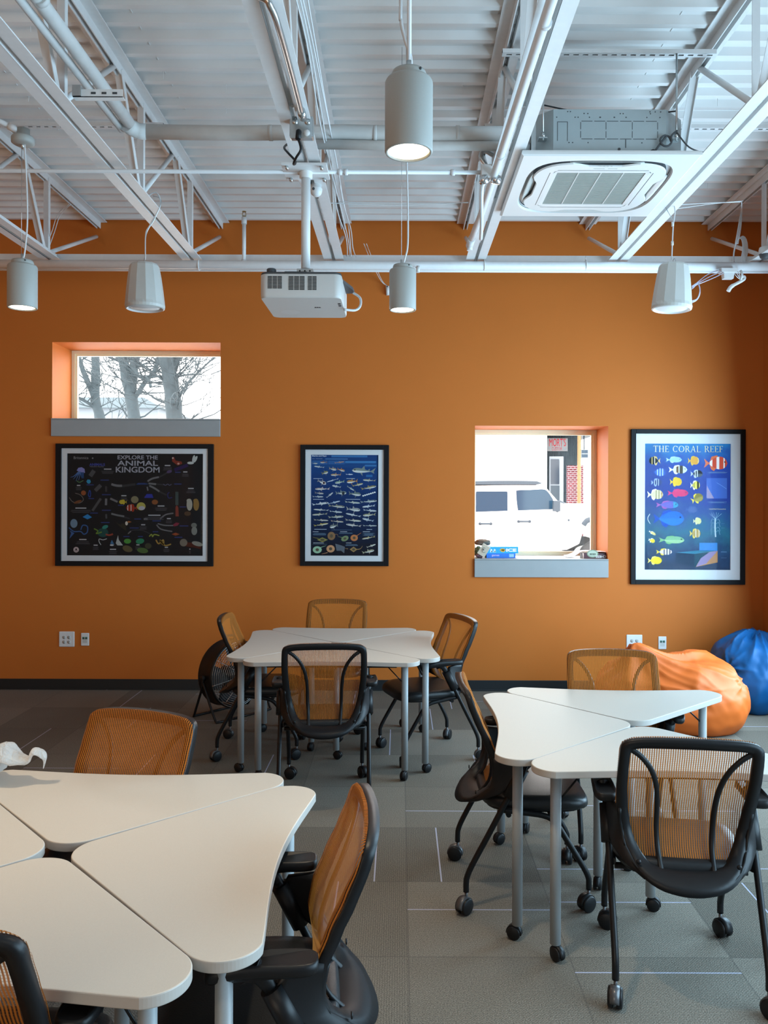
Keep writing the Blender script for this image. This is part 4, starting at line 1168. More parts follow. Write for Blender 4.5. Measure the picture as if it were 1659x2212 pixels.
# ================================================================== BEAN BAGS
def bean(name, loc, rx, ry, H, neck, nlen, nr, mat_, seed, folds, skew=1.0, pinch=()):
    root = empty(name, loc); nd = Vector(neck).normalized()
    NU, NV = 180, 100
    def fn(u, v):
        ph = 2 * PI * u; th_ = PI * v
        d = Vector((math.sin(th_) * math.cos(ph), math.sin(th_) * math.sin(ph), math.cos(th_)))
        # squat pear: flat bottom, bulging low
        z = d.z
        rho = math.sqrt(max(1e-9, 1 - z * z)); q = (rho ** 2.5 + abs(z) ** 2.5) ** (-1 / 2.5)
        e = q * (1.0 - .10 * z); z *= q
        p = Vector((d.x * rx * e * (skew if d.x < 0 else 1), d.y * ry * e, 0))
        hz = H * .5
        p.z = hz + z * hz if z > 0 else hz + max(z * 1.35, -1) * hz * (1 if z > -.72 else 1)
        p.z = max(p.z, .004)
        ang = d.angle(nd)
        # folds radiating from the neck
        ax = nd.orthogonal().normalized(); ay = nd.cross(ax)
        az = math.atan2(d.dot(ay), d.dot(ax))
        w = math.exp(-(ang / 1.25) ** 2)
        f = sum(a_ * (1 - 2 * abs(math.sin(k_ * .5 * az + ph_ + .25 * math.sin(3 * ang + k_))) ** .7) for a_, k_, ph_ in folds) * w * min(1, ang / .25)
        nz = noise.noise(d * 2.3 + Vector((seed, 0, 0))) * .018 + noise.noise(d * 6 + Vector((0, seed, 0))) * .006
        for pd, pa, pk, pr_ in pinch:
            q = Vector(pd).normalized(); g = d.angle(q); bx = q.orthogonal().normalized(); by = q.cross(bx)
            f += pa * (1 - 2 * abs(math.sin(pk * .5 * math.atan2(d.dot(by), d.dot(bx)))) ** .6) * math.exp(-(g / pr_) ** 2) * min(1, g / .12) - pa * .8 * math.exp(-(g / .12) ** 2)
        p += d * (f + nz)
        pull = math.exp(-(ang / nr) ** 2) * nlen
        p += nd * pull
        p.z = max(p.z, .002)
        return p
    b = MB(); b.grid(fn, NU, NV, mat_)
    b.build('cover', root)
    return root
bo = on_z(1512, 1585)
o = bean('bean_bag', (2.21, 6.36, 0), .45, .46, .545, (-.50, -.28, .82), .18, .24, M['orange'], 1.7, [(.030, 4, .3), (.018, 7, 1.1), (.010, 12, 2.0)], 1.62, [((.80, -.45, .38), .013, 7, .45), ((-.1, -.9, .25), .012, 5, .5)])
tag(o, 'slumped orange vinyl bean bag with a folded peak, behind the right cluster', 'bean bag', 'bean bags')
o = bean('bean_bag', (2.92, 6.94, 0), .285, .40, .585, (.3, .1, .8), .06, .6, M['blue'], 6.1, [(.026, 6, .9), (.016, 9, .2), (.010, 14, 1.0)], 1.0, [((-.8, -.5, .2), .02, 7, .5)])
tag(o, 'blue vinyl bean bag in the corner behind the orange one', 'bean bag', 'bean bags')

# ================================================================== OUTLETS
def wall_plate(name, px, py, w, h, label, kind):
    p = at(px, py, WALL_Y); root = empty(name, (p.x, WALL_Y, p.z))
    MB().loft([[(x, -.0005, z) for x, z in rr(w / 2, h / 2, .006, 3)], [(x, -.004, z) for x, z in rr(w / 2, h / 2, .006, 3)], [(x, -.007, z) for x, z in rr(w / 2 - .004, h / 2 - .004, .004, 3)]], M['white'], smooth=False).build('plate', root)
    if kind == 'quad':
        for sx in (-1, 1):
            for sz in (-1, 1):
                b = MB(); b.lathe([(0, 0), (.0155, 0), (.0155, .0015), (0, .0018)], M['offwhite'], 20, TR((sx * .022, -.007, sz * .021 - .004), rx=R(90)))
                for q in (-1, 1): b.box((sx * .022 + q * .006, -.0092, sz * .021 + .001), (.003, .001, .009), M['dgrey'])
                b.box((sx * .022, -.0092, sz * .021 - .012), (.005, .001, .005), M['dgrey']); b.build('receptacle', root)
    else:
        g = bpy.data.materials.get('green_jack') or mat('green_jack', (.02, .16, .10), .4)
        for s in (-1, 1):
            b = MB(); b.box((s * .0125, -.0078, .012), (.019, .003, .020), g); b.box((s * .0125, -.0096, .008), (.012, .001, .010), M['dgrey']); b.build('jack', root)
        b = MB(); b.box((0, -.0075, -.016), (.04, .001, .03), M['offwhite']); b.build('blank_insert', root)
    return tag(root, label, 'outlet', 'wall outlets')
wall_plate('power_outlet', 144.5, 1380.5, .138, .138, 'white four-socket outlet plate low on the wall at left', 'quad')
wall_plate('data_outlet', 184, 1381, .072, .115, 'narrow white plate with two green jacks low on the wall at left', 'data')
wall_plate('power_outlet', 1370, 1388, .142, .142, 'white four-socket outlet plate half hidden behind the orange bean bag', 'quad')
wall_plate('data_outlet', 1430.5, 1388.5, .072, .115, 'narrow white plate with two green jacks above the orange bean bag', 'data')

# ================================================================== POSTERS
def fish(b, y, cx, cz, L, H, body, ang=0.0, flip=1, tail=None, fins=True, stripes=(), belly=None, eye=True, kind='fish'):
    b.lay += .00003
    ca, sa = math.cos(R(ang)), math.sin(R(ang))
    def T(u, v, q=0.0):
        u *= flip; return (cx + u * ca - v * sa, cz + u * sa + v * ca)
    def sh(pts, c, k): b.poly([T(*p) for p in pts], y - .00012 * k, pm(c))
    n = 14; up = []; lo = []
    for i in range(n + 1):
        t = i / n
        w = (math.sin(PI * min(1, t ** .75)) ** .8) if kind == 'fish' else math.sin(PI * min(1, t ** .62)) ** .9
        up.append((L * (.5 - t * .82), H * .5 * w)); lo.append((L * (.5 - t * .82), -H * .5 * w * (.9 if kind == 'fish' else .8)))
    tc = tail or body
    tl = [(-L * .26, 0), (-L * .5, H * .36), (-L * .43, 0), (-L * .5, -H * .34)] if kind == 'fish' else [(-L * .28, 0), (-L * .52, H * .75), (-L * .44, 0), (-L * .48, -H * .35)]
    sh(tl, tc, 1)
    if fins:
        if kind == 'fish':
            sh([(L * .2, H * .3), (L * .05, H * .60), (-L * .18, H * .50), (-L * .26, H * .1)], tc, 1); sh([(L * .05, -H * .3), (-L * .08, -H * .58), (-L * .2, -H * .44), (-L * .26, -H * .1)], tc, 1)
        else:
            sh([(L * .1, H * .35), (-L * .02, H * 1.0), (-L * .06, H * .3)], tc, 1); sh([(L * .18, -H * .2), (L * .02, -H * .95), (L * .06, -H * .2)], tc, 1)
            sh([(-L * .18, H * .2), (-L * .26, H * .5), (-L * .27, H * .1)], tc, 1)
    sh(up + lo[::-1], body, 2)
    if belly:
        sh([(u, v * .05) for u, v in up] + [(u, v * .92) for u, v in lo[::-1]], belly, 3)
    for x0, x1, c in stripes:
        i0, i1 = int(x0 * n), max(int(x0 * n) + 1, int(x1 * n))
        sh(up[i0:i1 + 1] + lo[i0:i1 + 1][::-1], c, 4)
    if eye:
        sh([(L * .38 + .03 * L * math.cos(a), H * .1 + .03 * L * math.sin(a)) for a in [i * PI / 4 for i in range(8)]], '#101014', 5)

def ell(b, y, cx, cz, rx, rz, c, ang=0, n=20):
    b.lay += .00003
    ca, sa = math.cos(R(ang)), math.sin(R(ang))
    b.poly([(cx + rx * math.cos(a) * ca - rz * math.sin(a) * sa, cz + rx * math.cos(a) * sa + rz * math.sin(a) * ca) for a in [2 * PI * i / n for i in range(n)]], y, pm(c))
def stroke(b, y, pts, w, c):
    b.lay += .00003
    P = [Vector((p[0], p[1], 0)) for p in pts]; P = crom(P, 4); L = []; Rr = []
    for i, p in enumerate(P):
        d = (P[min(i + 1, len(P) - 1)] - P[max(i - 1, 0)]).normalized(); nn = Vector((-d.y, d.x, 0)); ww = w[0] + (w[1] - w[0]) * i / (len(P) - 1) if isinstance(w, tuple) else w
        L.append(p + nn * ww / 2); Rr.append(p - nn * ww / 2)
    for i in range(len(P) - 1): b.poly([(L[i].x, L[i].y), (Rr[i].x, Rr[i].y), (Rr[i + 1].x, Rr[i + 1].y), (L[i + 1].x, L[i + 1].y)], y, pm(c))
def write(b, y, body, cx, cz, width, height, c, bold=0.0, shear=0.0, spacing=1.0):
    me = text_mesh(body, 1.0, bold, 'CENTER', spacing, shear)
    xs = [v.co.x for v in me.vertices]; ys = [v.co.y for v in me.vertices]
    w = max(xs) - min(xs); h = max(ys) - min(ys)
    b.lay += .00003; X = Matrix.Translation((cx, y - b.lay, cz)) @ Matrix.Rotation(R(90), 4, 'X') @ Matrix.Diagonal((width / w, height / h, 1, 1)) @ Matrix.Translation((-(max(xs) + min(xs)) / 2, -(max(ys) + min(ys)) / 2, 0))
    b.mesh(me, pm(c), X)
def serif_text(b, y, body, x0, cz, width, H, c):
    # roman capitals drawn stroke by stroke: thick stems, thin bars, small serifs
    W = {'T': .80, 'H': .92, 'E': .66, 'C': .86, 'O': .98, 'R': .80, 'A': .90, 'L': .66, 'F': .62, ' ': .42}
    gap = .15; tot = sum(W[k] + gap for k in body) - gap; u = width / tot; x = x0; b.lay += .00003
    st, th = .13, .055
    def bx(px, pz, w, h): b.poly([(px, cz + (pz - .5) * H), (px + w, cz + (pz - .5) * H), (px + w, cz + (pz + h - .5) * H), (px, cz + (pz + h - .5) * H)], y, pm(c))
    def sf(px, pz): bx(px - .10 * u, pz, (st + .20) * u, .045)
    def arc(cx, rx, a0, a1, rz=.5, zc=.5):
        n = 22; o = []; q = []
        for i in range(n + 1):
            a = R(a0 + (a1 - a0) * i / n); t = (th + (st - th) * abs(math.cos(a)) ** 1.5) * u
            o.append((cx + rx * math.cos(a), cz + (zc - .5 + rz * math.sin(a)) * H)); q.append((cx + (rx - t) * math.cos(a), cz + (zc - .5) * H + (rz * H - t) * math.sin(a)))
        for i in range(n): b.poly([o[i], o[i + 1], q[i + 1], q[i]], y, pm(c))
    def diag(ax, az, bx_, bz, w): b.poly([(ax, cz + (az - .5) * H), (ax + w, cz + (az - .5) * H), (bx_ + w, cz + (bz - .5) * H), (bx_, cz + (bz - .5) * H)], y, pm(c))
    for k in body:
        w = W[k] * u; s_ = st * u
        if k == 'T': bx(x + (w - s_) / 2, 0, s_, 1); bx(x, .945, w, .055); sf(x + (w - s_) / 2, 0); bx(x, .83, .05 * u, .12); bx(x + w - .05 * u, .83, .05 * u, .12)
        elif k == 'H':
            for px in (x + .1 * u, x + w - s_ - .1 * u): bx(px, 0, s_, 1); sf(px, 0); sf(px, .955)
            bx(x + .2 * u, .48, w - .4 * u, .05)
        elif k in 'EFL':
            bx(x + .08 * u, 0, s_, 1); sf(x + .08 * u, .955); sf(x + .08 * u, 0)
            if k in 'EF': bx(x + .08 * u, .945, w - .1 * u, .055); bx(x + w - .07 * u, .82, .05 * u, .13); bx(x + .08 * u, .49, w * .68, .05); bx(x + w * .70, .42, .045 * u, .19)
            if k in 'EL': bx(x + .08 * u, 0, w - .06 * u, .055); bx(x + w - .03 * u, 0, .05 * u, .16)
        elif k == 'C': arc(x + w * .52, w * .52, 42, 318); bx(x + w * .90, .70, .05 * u, .24)
        elif k == 'O': arc(x + w / 2, w / 2, 0, 360)
        elif k == 'R': bx(x + .08 * u, 0, s_, 1); sf(x + .08 * u, .955); sf(x + .08 * u, 0); arc(x + w * .38, w * .42, -90, 90, .26, .74); bx(x + .1 * u, .945, w * .3, .055); bx(x + .1 * u, .48, w * .3, .05); diag(x + w * .88, 0, x + w * .42, .49, s_); bx(x + w * .86, 0, .24 * u, .045)
        elif k == 'A': diag(x + .06 * u, 0, x + w * .48, 1, .055 * u); diag(x + w - .2 * u, 0, x + w * .44, 1, s_); bx(x + w * .24, .32, w * .48, .05); bx(x - .02 * u, 0, .22 * u, .045); bx(x + w - .26 * u, 0, .28 * u, .045)
        x += w + gap * u
def lines(b, y, cx, cz, w, n, c, gap=.009, th=.0035, seed=0):
    b.lay += .00003
    rs = random.Random(seed)
    for k in range(n):
        ww = w * rs.uniform(.7, 1.0); b.poly([(cx - ww / 2, cz - k * gap), (cx + ww / 2, cz - k * gap), (cx + ww / 2, cz - k * gap + th), (cx - ww / 2, cz - k * gap + th)], y, pm(c))

def poster(name, fx, mx, ax, label, art, framecol='frame'):
    """fx, mx, ax: outer frame, mat opening and print rectangles (x0,y0,x1,y1 px of the photo on the wall plane)"""
    def wr(r):
        a = at(r[0], r[1], WALL_Y); c = at(r[2], r[3], WALL_Y); return a.x, c.z, c.x, a.z
    F_, Mm, A_ = wr(fx), wr(mx), wr(ax)
    cx, cz = (F_[0] + F_[2]) / 2, (F_[1] + F_[3]) / 2
    root = empty(name, (cx, WALL_Y, cz))
    def loc(r): return r[0] - cx, r[1] - cz, r[2] - cx, r[3] - cz
    f, m_, a_ = loc(F_), loc(Mm), loc(A_)
    b = MB()
    b.bb((f[0], -.030, f[1]), (m_[0], -.001, f[3]), M[framecol]); b.bb((m_[2], -.030, f[1]), (f[2], -.001, f[3]), M[framecol])
    b.bb((m_[0], -.030, m_[3]), (m_[2], -.001, f[3]), M[framecol]); b.bb((m_[0], -.030, f[1]), (m_[2], -.001, m_[1]), M[framecol])
    b.build('frame', root, bevel=.002)
    b = MB(); b.bb((m_[0], -.014, m_[1]), (a_[0], -.002, m_[3]), M['matboard']); b.bb((a_[2], -.014, m_[1]), (m_[2], -.002, m_[3]), M['matboard'])
    b.bb((a_[0], -.014, a_[3]), (a_[2], -.002, m_[3]), M['matboard']); b.bb((a_[0], -.014, m_[1]), (a_[2], -.002, a_[1]), M['matboard'])
    b.build('mat_board', root)
    b = MB(); art(b, a_, lambda px, py: ((at(px, py, WALL_Y).x - cx), (at(px, py, WALL_Y).z - cz))); b.build('print', root)
    MB().bb((m_[0], -.0185, m_[1]), (m_[2], -.0165, m_[3]), M['pglass']).build('glass', root)
    return tag(root, label, 'poster', 'framed posters')

Y0 = -.0040
def grad_bg(b, a, cols, y=Y0 + .0006):
    n = len(cols); h = (a[3] - a[1]) / n
    for i, c in enumerate(cols):
        z1 = a[3] - i * h; z0 = z1 - h; b.poly([(a[0], z0), (a[2], z0), (a[2], z1), (a[0], z1)], y, pm(c))

def art_reef(b, a, T):
    K = 319 / 1659.0
    def Q(zx, zy): return T(1340 + zx * K, 910 + zy * K)
    S = K / 240.0
    m = bpy.data.materials.new('reef_print'); m.use_nodes = True; t = NT(m); bs = t.n['Principled BSDF']; bs.inputs['Roughness'].default_value = .7
    tc = t.new('ShaderNodeTexCoord'); sp = t.new('ShaderNodeSeparateXYZ'); t.link(tc.outputs['Object'], sp.inputs[0])
    nz = t.new('ShaderNodeTexNoise'); nz.inputs['Scale'].default_value = 9; nz.inputs['Detail'].default_value = 6; t.link(tc.outputs['Object'], nz.inputs['Vector'])
    h = t.math('ADD', t.math('MULTIPLY_ADD', sp.outputs[2], 1 / (a[3] - a[1]), -a[1] / (a[3] - a[1])), t.math('MULTIPLY_ADD', nz.outputs[0], .3, -.15))
    cr = t.new('ShaderNodeValToRGB'); t.link(h, cr.inputs[0]); e = cr.color_ramp.elements
    e[0].position = 0; e[0].color = lin('#0a2c50'); e[1].position = 1; e[1].color = lin('#1a86c8')
    for p_, c_ in ((.15, '#0e3f6a'), (.30, '#1c6c86'), (.45, '#1d4f92'), (.62, '#16389a'), (.85, '#1546a8')):
        q = e.new(p_); q.color = lin(c_)
    dk_ = t.math('MULTIPLY_ADD', sp.outputs[0], 1.2, .75, clamp=True)
    mx = t.new('ShaderNodeMix', data_type='RGBA', blend_type='MULTIPLY'); mx.inputs[0].default_value = .6; t.link(cr.outputs[0], mx.inputs[6])
    cc = t.new('ShaderNodeCombineColor'); [t.link(dk_, cc.inputs[i]) for i in range(3)]; t.link(cc.outputs[0], mx.inputs[7]); t.link(mx.outputs[2], bs.inputs['Base Color'])
    b.poly([(a[0], a[1]), (a[2], a[1]), (a[2], a[3]), (a[0], a[3])], Y0 + .0006, m)
    # heading: capitals with small serifs
    x0, z0 = Q(370, 310); x1, _ = Q(1150, 310)
    serif_text(b, Y0 - .0002, 'THE CORAL REEF', x0, z0, x1 - x0, 70 * S, '#efe9b8')
    x, z = Q(760, 366); lines(b, Y0, x, z, 580 * S, 1, '#4f8ac0', th=.003)
    F = lambda zx, zy, L, H, c, **k: fish(b, Y0, *Q(zx, zy), L * S, H * S, c, **k)
    F(385, 445, 130, 90, '#15161c', flip=-1, tail='#d9b86a', stripes=((.3, .4, '#e8c66a'), (.6, .7, '#e8e0c0')))
    F(600, 433, 180, 66, '#9cc4e8', tail='#b9d6ee')
    F(820, 445, 130, 96, '#e8a83a', tail='#e8c04a', stripes=((.1, .16, '#f4e3b0'),))
    F(1070, 473, 265, 150, '#e2553a', tail='#ec7a50', stripes=((.16, .24, '#fff4ec'), (.48, .58, '#fff4ec'), (.84, .94, '#fff4ec')))
    F(645, 545, 210, 92, '#d9e2da', tail='#e8eee6', stripes=((.3, .55, '#4a4438'), (.62, .72, '#6a4a30')))
    F(425, 575, 165, 92, '#3f66b8', tail='#2a3f8a', stripes=((.25, .32, '#b8d4f4'), (.45, .52, '#b8d4f4'), (.68, .75, '#b8d4f4')))
    F(855, 592, 140, 82, '#20242c', tail='#c8d2d4', stripes=((.5, .56, '#dfe6e4'), (.72, .78, '#dfe6e4')), belly='#55606a')
    F(405, 688, 125, 80, '#2b3a6a', tail='#9ab0d4', stripes=((.4, .47, '#b8c8e4'), (.62, .69, '#b8c8e4'), (.8, .86, '#b8c8e4')))
    F(622, 682, 138, 96, '#e8bc28', tail='#e8c840')
    F(838, 720, 110, 95, '#e6d45a', tail='#f4f0da', stripes=((.2, .42, '#14141a'), (.72, .82, '#14141a')))
    F(390, 825, 180, 110, '#d8caa0', tail='#ece4cc', stripes=((.12, .2, '#b8874a'), (.35, .42, '#9a8a60'), (.55, .6, '#9a8a60')))
    F(645, 808, 235, 84, '#d83a6c', tail='#d8407a')
    F(862, 868, 140, 100, '#8a7f34', tail='#ecd650', ang=25, belly='#a89a50')
    F(525, 940, 255, 84, '#6a5fae', tail='#a05aa0', stripes=((.0, .3, '#3a94b8'),))
    F(795, 995, 135, 74, '#4f68a0', tail='#4060a0')
    F(540, 1095, 350, 170, '#1f66cc', tail='#1a4aa8', belly='#2874d8')
    x, z = Q(318, 1095); stroke(b, Y0 - .0001, [Q(332, 1040), Q(308, 1080), Q(312, 1115), Q(334, 1150)], .004, '#e4eaf2')
    F(862, 1122, 95, 74, '#dcd69a', tail='#e4e0b0'); F(358, 1255, 90, 30, '#d8c27a', tail='#f4efe0', ang=-30); F(350, 1340, 76, 48, '#e6c83a', tail='#f4eede', ang=-20)
    F(575, 1335, 290, 84, '#7fae84', tail='#7ab078', belly='#9cc090'); F(838, 1262, 125, 100, '#b89a5a', tail='#e8cf60', stripes=((.2, .28, '#f0e6d0'), (.5, .58, '#f0e6d0')))
    F(490, 1468, 180, 70, '#dcd0d8', tail='#e6c83a', stripes=((.18, .26, '#2a2430'), (.4, .48, '#2a2430'), (.62, .7, '#2a2430')))
    F(385, 1565, 160, 86, '#f0d11e', tail='#f0e27a')
    # white skeleton diagram
    cx_, _ = Q(1065, 1180)
    stroke(b, Y0 - .0002, [Q(1065, 1090), Q(1062, 1180), Q(1068, 1300)], .0115, '#cfe6f6')
    for dx in (-70, -45, -20, 12, 38, 70): stroke(b, Y0 - .0002, [Q(1066, 1100), Q(1066 + dx * .6, 1060), Q(1066 + dx, 1020 + abs(dx) * .25)], .0022, '#a8d2ee')
    for s in (-1, 1):
        for zy in (1120, 1160, 1210, 1250): stroke(b, Y0 - .0002, [Q(1066, zy), Q(1066 + s * 34, zy - 22), Q(1066 + s * 52, zy + 26)], .0020, '#a8d2ee')
    # photo inset and block diagram
    p, q, r_, s_ = Q(965, 638), Q(1196, 868), Q(965, 868), Q(1196, 638)
    b.poly([p, s_, q, r_], Y0, pm('#4a6fc4')); b.poly([Q(968, 866), Q(968, 720), Q(1000, 780), Q(1050, 866)], Y0 - .0001, pm('#a898b8')); stroke(b, Y0 - .0001, [Q(1080, 690), Q(1130, 720), Q(1190, 760)], .0022, '#8fc0f0')
    b.poly([Q(885, 1365), Q(1088, 1365), Q(1088, 1455), Q(885, 1455)], Y0, pm('#3f8ad0')); b.poly([Q(620, 1475), Q(830, 1490), Q(1090, 1455), Q(885, 1450)], Y0, pm('#2f7a94'))
    b.poly([Q(620, 1475), Q(830, 1490), Q(830, 1640), Q(622, 1590)], Y0, pm('#14304a')); b.poly([Q(830, 1490), Q(1090, 1455), Q(1090, 1585), Q(830, 1640)], Y0, pm('#c08a5a'))
    b.poly([Q(830, 1490), Q(1000, 1468), Q(900, 1540), Q(845, 1636), Q(830, 1640)], Y0 - .0001, pm('#1f4a5a')); b.poly([Q(1000, 1468), Q(1090, 1456), Q(960, 1600), Q(850, 1634), Q(900, 1540)], Y0 - .0001, pm('#9a88b0'))
    for zx, zy, w, n, s in ((1085, 570, 240, 5, 1), (1085, 905, 220, 5, 2), (1160, 1465, 80, 3, 3), (1160, 1535, 80, 1, 4), (1150, 1150, 40, 1, 5), (1150, 1200, 40, 1, 6)): lines(b, Y0 - .0001, *Q(zx, zy), w * S, n, '#7fa4cc', gap=.0022 * 1.2, th=.0012, seed=s)
    x, z = Q(1090, 985); write(b, Y0 - .0001, 'Coral Reef Connections', x, z, 185 * S, 15 * S, '#e8e4c8')

def art_shark(b, a, T):
    K = 230 / 1659.0
    def Q(zx, zy): return T(630 + zx * K, 940 + zy * K)
    S = K / 240.0
    grad_bg(b, a, ['#173f78', '#164680', '#123f7a', '#103a74', '#0f366e', '#0e3268', '#0d2f62', '#0c2b5c', '#0c2856', '#0c254e', '#0c2248', '#0c1f42', '#0d1b38', '#10182e', '#121525', '#14131f'])
    for zx, zy, w, h, c in ((900, 330, 560, 30, '#3a74ac'), (1075, 420, 480, 34, '#3a78b0'), (700, 372, 350, 10, '#5a8fc0'), (440, 425, 240, 60, '#2a5c96'), (700, 425, 260, 60, '#2a5c96'), (1230, 475, 180, 26, '#3570a8'), (1210, 635, 100, 36, '#2a66a0')):
        x, z = Q(zx, zy); b.poly([(x - w * S / 2, z - h * S / 2), (x + w * S / 2, z - h * S / 2), (x + w * S / 2, z + h * S / 2), (x - w * S / 2, z + h * S / 2)], Y0 + .0003, pm(c))
    x, z = Q(430, 326); write(b, Y0, 'Sharks and Rays', x, z, 225 * S, 26 * S, '#dfe8f0', bold=.02)
    x, z = Q(400, 368); write(b, Y0, 'Sharks - Selachimorpha', x, z, 160 * S, 12 * S, '#b8cce0')
    G, Bn = '#a8b4b8', '#8c7a58'
    sharks = [(360, 440, 90, 26, '#6a7a88', 1, 0), (500, 425, 110, 30, '#80584a', -1, 0), (745, 425, 150, 20, '#a8887c', 1, 8), (430, 495, 160, 22, G, -1, -8), (640, 530, 120, 44, '#9a9080', 1, -8), (770, 545, 120, 40, '#a8784a', 1, -12),
              (690, 620, 160, 36, '#b08a60', -1, 0), (520, 590, 100, 50, '#8a8a60', 1, 20), (900, 612, 110, 14, '#e0e6ea', 1, 0), (1120, 560, 360, 84, '#7c8a84', -1, -4), (640, 705, 190, 14, '#c8d4da', -1, 16),
              (750, 735, 150, 40, '#8ca890', -1, 8), (945, 725, 170, 56, '#b0824a', -1, 4), (1210, 705, 200, 30, '#9a9a80', -1, -4), (1030, 775, 170, 30, '#a89a60', 1, 14), (480, 840, 230, 36, '#b8aca8', -1, 0), (700, 800, 140, 30, G, -1, -12),
              (920, 830, 130, 22, '#9aa8a0', 1, -30), (1200, 820, 240, 44, '#8a8058', 1, 12), (430, 905, 140, 30, '#8a8480', 1, -4), (410, 960, 170, 22, G, 1, 0), (595, 935, 130, 24, G, 1, 40), (770, 905, 170, 60, '#7a8a88', 1, 4), (985, 920, 190, 64, '#6c7c78', 1, -4),
              (450, 1070, 260, 34, '#c0cace', 1, 8), (660, 1050, 200, 24, '#9ab4d0', 1, 14), (950, 1050, 240, 28, '#b0b8a8', 1, -4), (1200, 1035, 260, 36, '#8c9a9a', 1, 6), (700, 1110, 260, 40, '#8a8a78', 1, -4), (1200, 1110, 200, 30, '#b8c4cc', -1, 6),
              (460, 1165, 240, 24, '#b0b4b0', -1, -4), (690, 1195, 200, 26, G, 1, -4), (960, 1160, 220, 60, '#9a9e9c', 1, -4), (1220, 1175, 210, 28, '#a8b4bc', 1, -4), (440, 1235, 240, 28, '#a0a088', -1, 4), (690, 1275, 240, 34, '#a0a490', 1, 4),
              (960, 1245, 240, 28, '#b4bcc0', -1, -12), (1210, 1245, 200, 44, '#9a9a7c', -1, 4), (460, 1325, 230, 22, '#b0a898', 1, -2), (710, 1345, 200, 24, '#b0a088', 1, -4), (960, 1330, 250, 30, '#aaa898', 1, -4), (1190, 1320, 180, 36, '#98a8b8', -1, -14),
              (460, 1395, 230, 30, '#a89a58', 1, 10), (660, 1420, 130, 60, '#78807c', -1, 12), (965, 1405, 240, 34, '#a8a4a0', -1, -8), (1220, 1412, 220, 20, '#a8b0b0', 1, 0), (1200, 1600, 210, 26, '#a89a68', -1, 10), (1240, 1725, 150, 24, '#b0b0a0', 1, 20), (1195, 1815, 190, 44, '#a8a488', 1, 14)]
    for zx, zy, L, H, c, fl_, an in sharks: fish(b, Y0, *Q(zx, zy), L * S, H * S, c, ang=an, flip=fl_, kind='shark', belly='#d4d8d4' if H > 20 else None, eye=H > 30)
    # open-mouth portraits, rays and skates
    x, z = Q(470, 735); fish(b, Y0, x, z, 150 * S, 60 * S, '#8a8c90', ang=-20, kind='shark', belly='#e0e0dc'); ell(b, Y0 - .0008, *Q(500, 745), 24 * S, 26 * S, '#e8e4e0'); ell(b, Y0 - .0009, *Q(503, 745), 16 * S, 20 * S, '#3a1c20')
    ell(b, Y0 - .0008, *Q(805, 905), 22 * S, 26 * S, '#30343c')
    for k in range(7): ell(b, Y0 - .0002, *Q(1115 + k * 30, 945 - k * 9), 14 * S, 12 * S, '#e8ece8')
    def ray(zx, zy, w, h, c, t=None, an=0, dia=False):
        x, z = Q(zx, zy)
        if dia: b.poly([(x - w * S / 2, z), (x, z - h * S / 2), (x + w * S / 2, z), (x, z + h * S / 2)], Y0 - .0003, pm(c))
        else: ell(b, Y0 - .0003, x, z, w * S / 2, h * S / 2, c, an)
        ell(b, Y0 - .0004, x, z, w * S * .2, h * S * .22, '#5a5040', an, 12)
        if t: stroke(b, Y0 - .00025, [Q(*p) for p in t], (.006, .0015), c)
    ray(620, 1570, 120, 130, '#8a6a4a', [(650, 1550), (710, 1545), (725, 1590)], dia=False); ray(830, 1610, 120, 80, '#7a8a62', [(790, 1595), (730, 1580)], 25); ray(975, 1600, 115, 100, '#c07848', [(1010, 1570), (1085, 1520)])
    ray(480, 1630, 170, 76, '#8a8448', [(420, 1610), (330, 1590)], dia=True); ray(400, 1785, 140, 110, '#9ac0a0', [(450, 1750), (540, 1720)]); ray(608, 1770, 130, 115, '#c8946c', [(560, 1830), (470, 1850)]); ray(965, 1780, 120, 86, '#a08050', [(880, 1770), (830, 1765)], dia=True)
    stroke(b, Y0 - .0002, [Q(1000, 1780), Q(1070, 1770), Q(1105, 1725)], (.008, .002), '#a08050')
    x, z = Q(765, 1755); b.poly([Q(680, 1690), Q(770, 1715), Q(830, 1740), Q(820, 1840), Q(770, 1800), Q(700, 1800)], Y0 - .0003, pm('#5f6670'))
    for zx, zy, w, n, s in ((450, 1470, 260, 1, 1), (1210, 1472, 90, 1, 2), (410, 680, 180, 1, 3), (920, 680, 170, 1, 4), (420, 1003, 190, 1, 5), (955, 1003, 240, 1, 6), (375, 1507, 110, 1, 7), (810, 1507, 140, 1, 8), (1165, 1507, 130, 1, 9), (420, 1682, 190, 1, 10), (890, 1682, 100, 1, 11)):
        lines(b, Y0 - .0001, *Q(zx, zy), w * S, n, '#c4d0dc', th=.004, seed=s)
    for zx, zy, w, n, s in ((435, 1530, 230, 4, 21), (1200, 1530, 190, 5, 22), (780, 1478, 330, 1, 23), (845, 1525, 220, 2, 24), (935, 1705, 200, 3, 25), (440, 1700, 240, 1, 26)):
        lines(b, Y0 - .0001, *Q(zx, zy), w * S, n, '#5f7890', gap=.0055, th=.0028, seed=s)

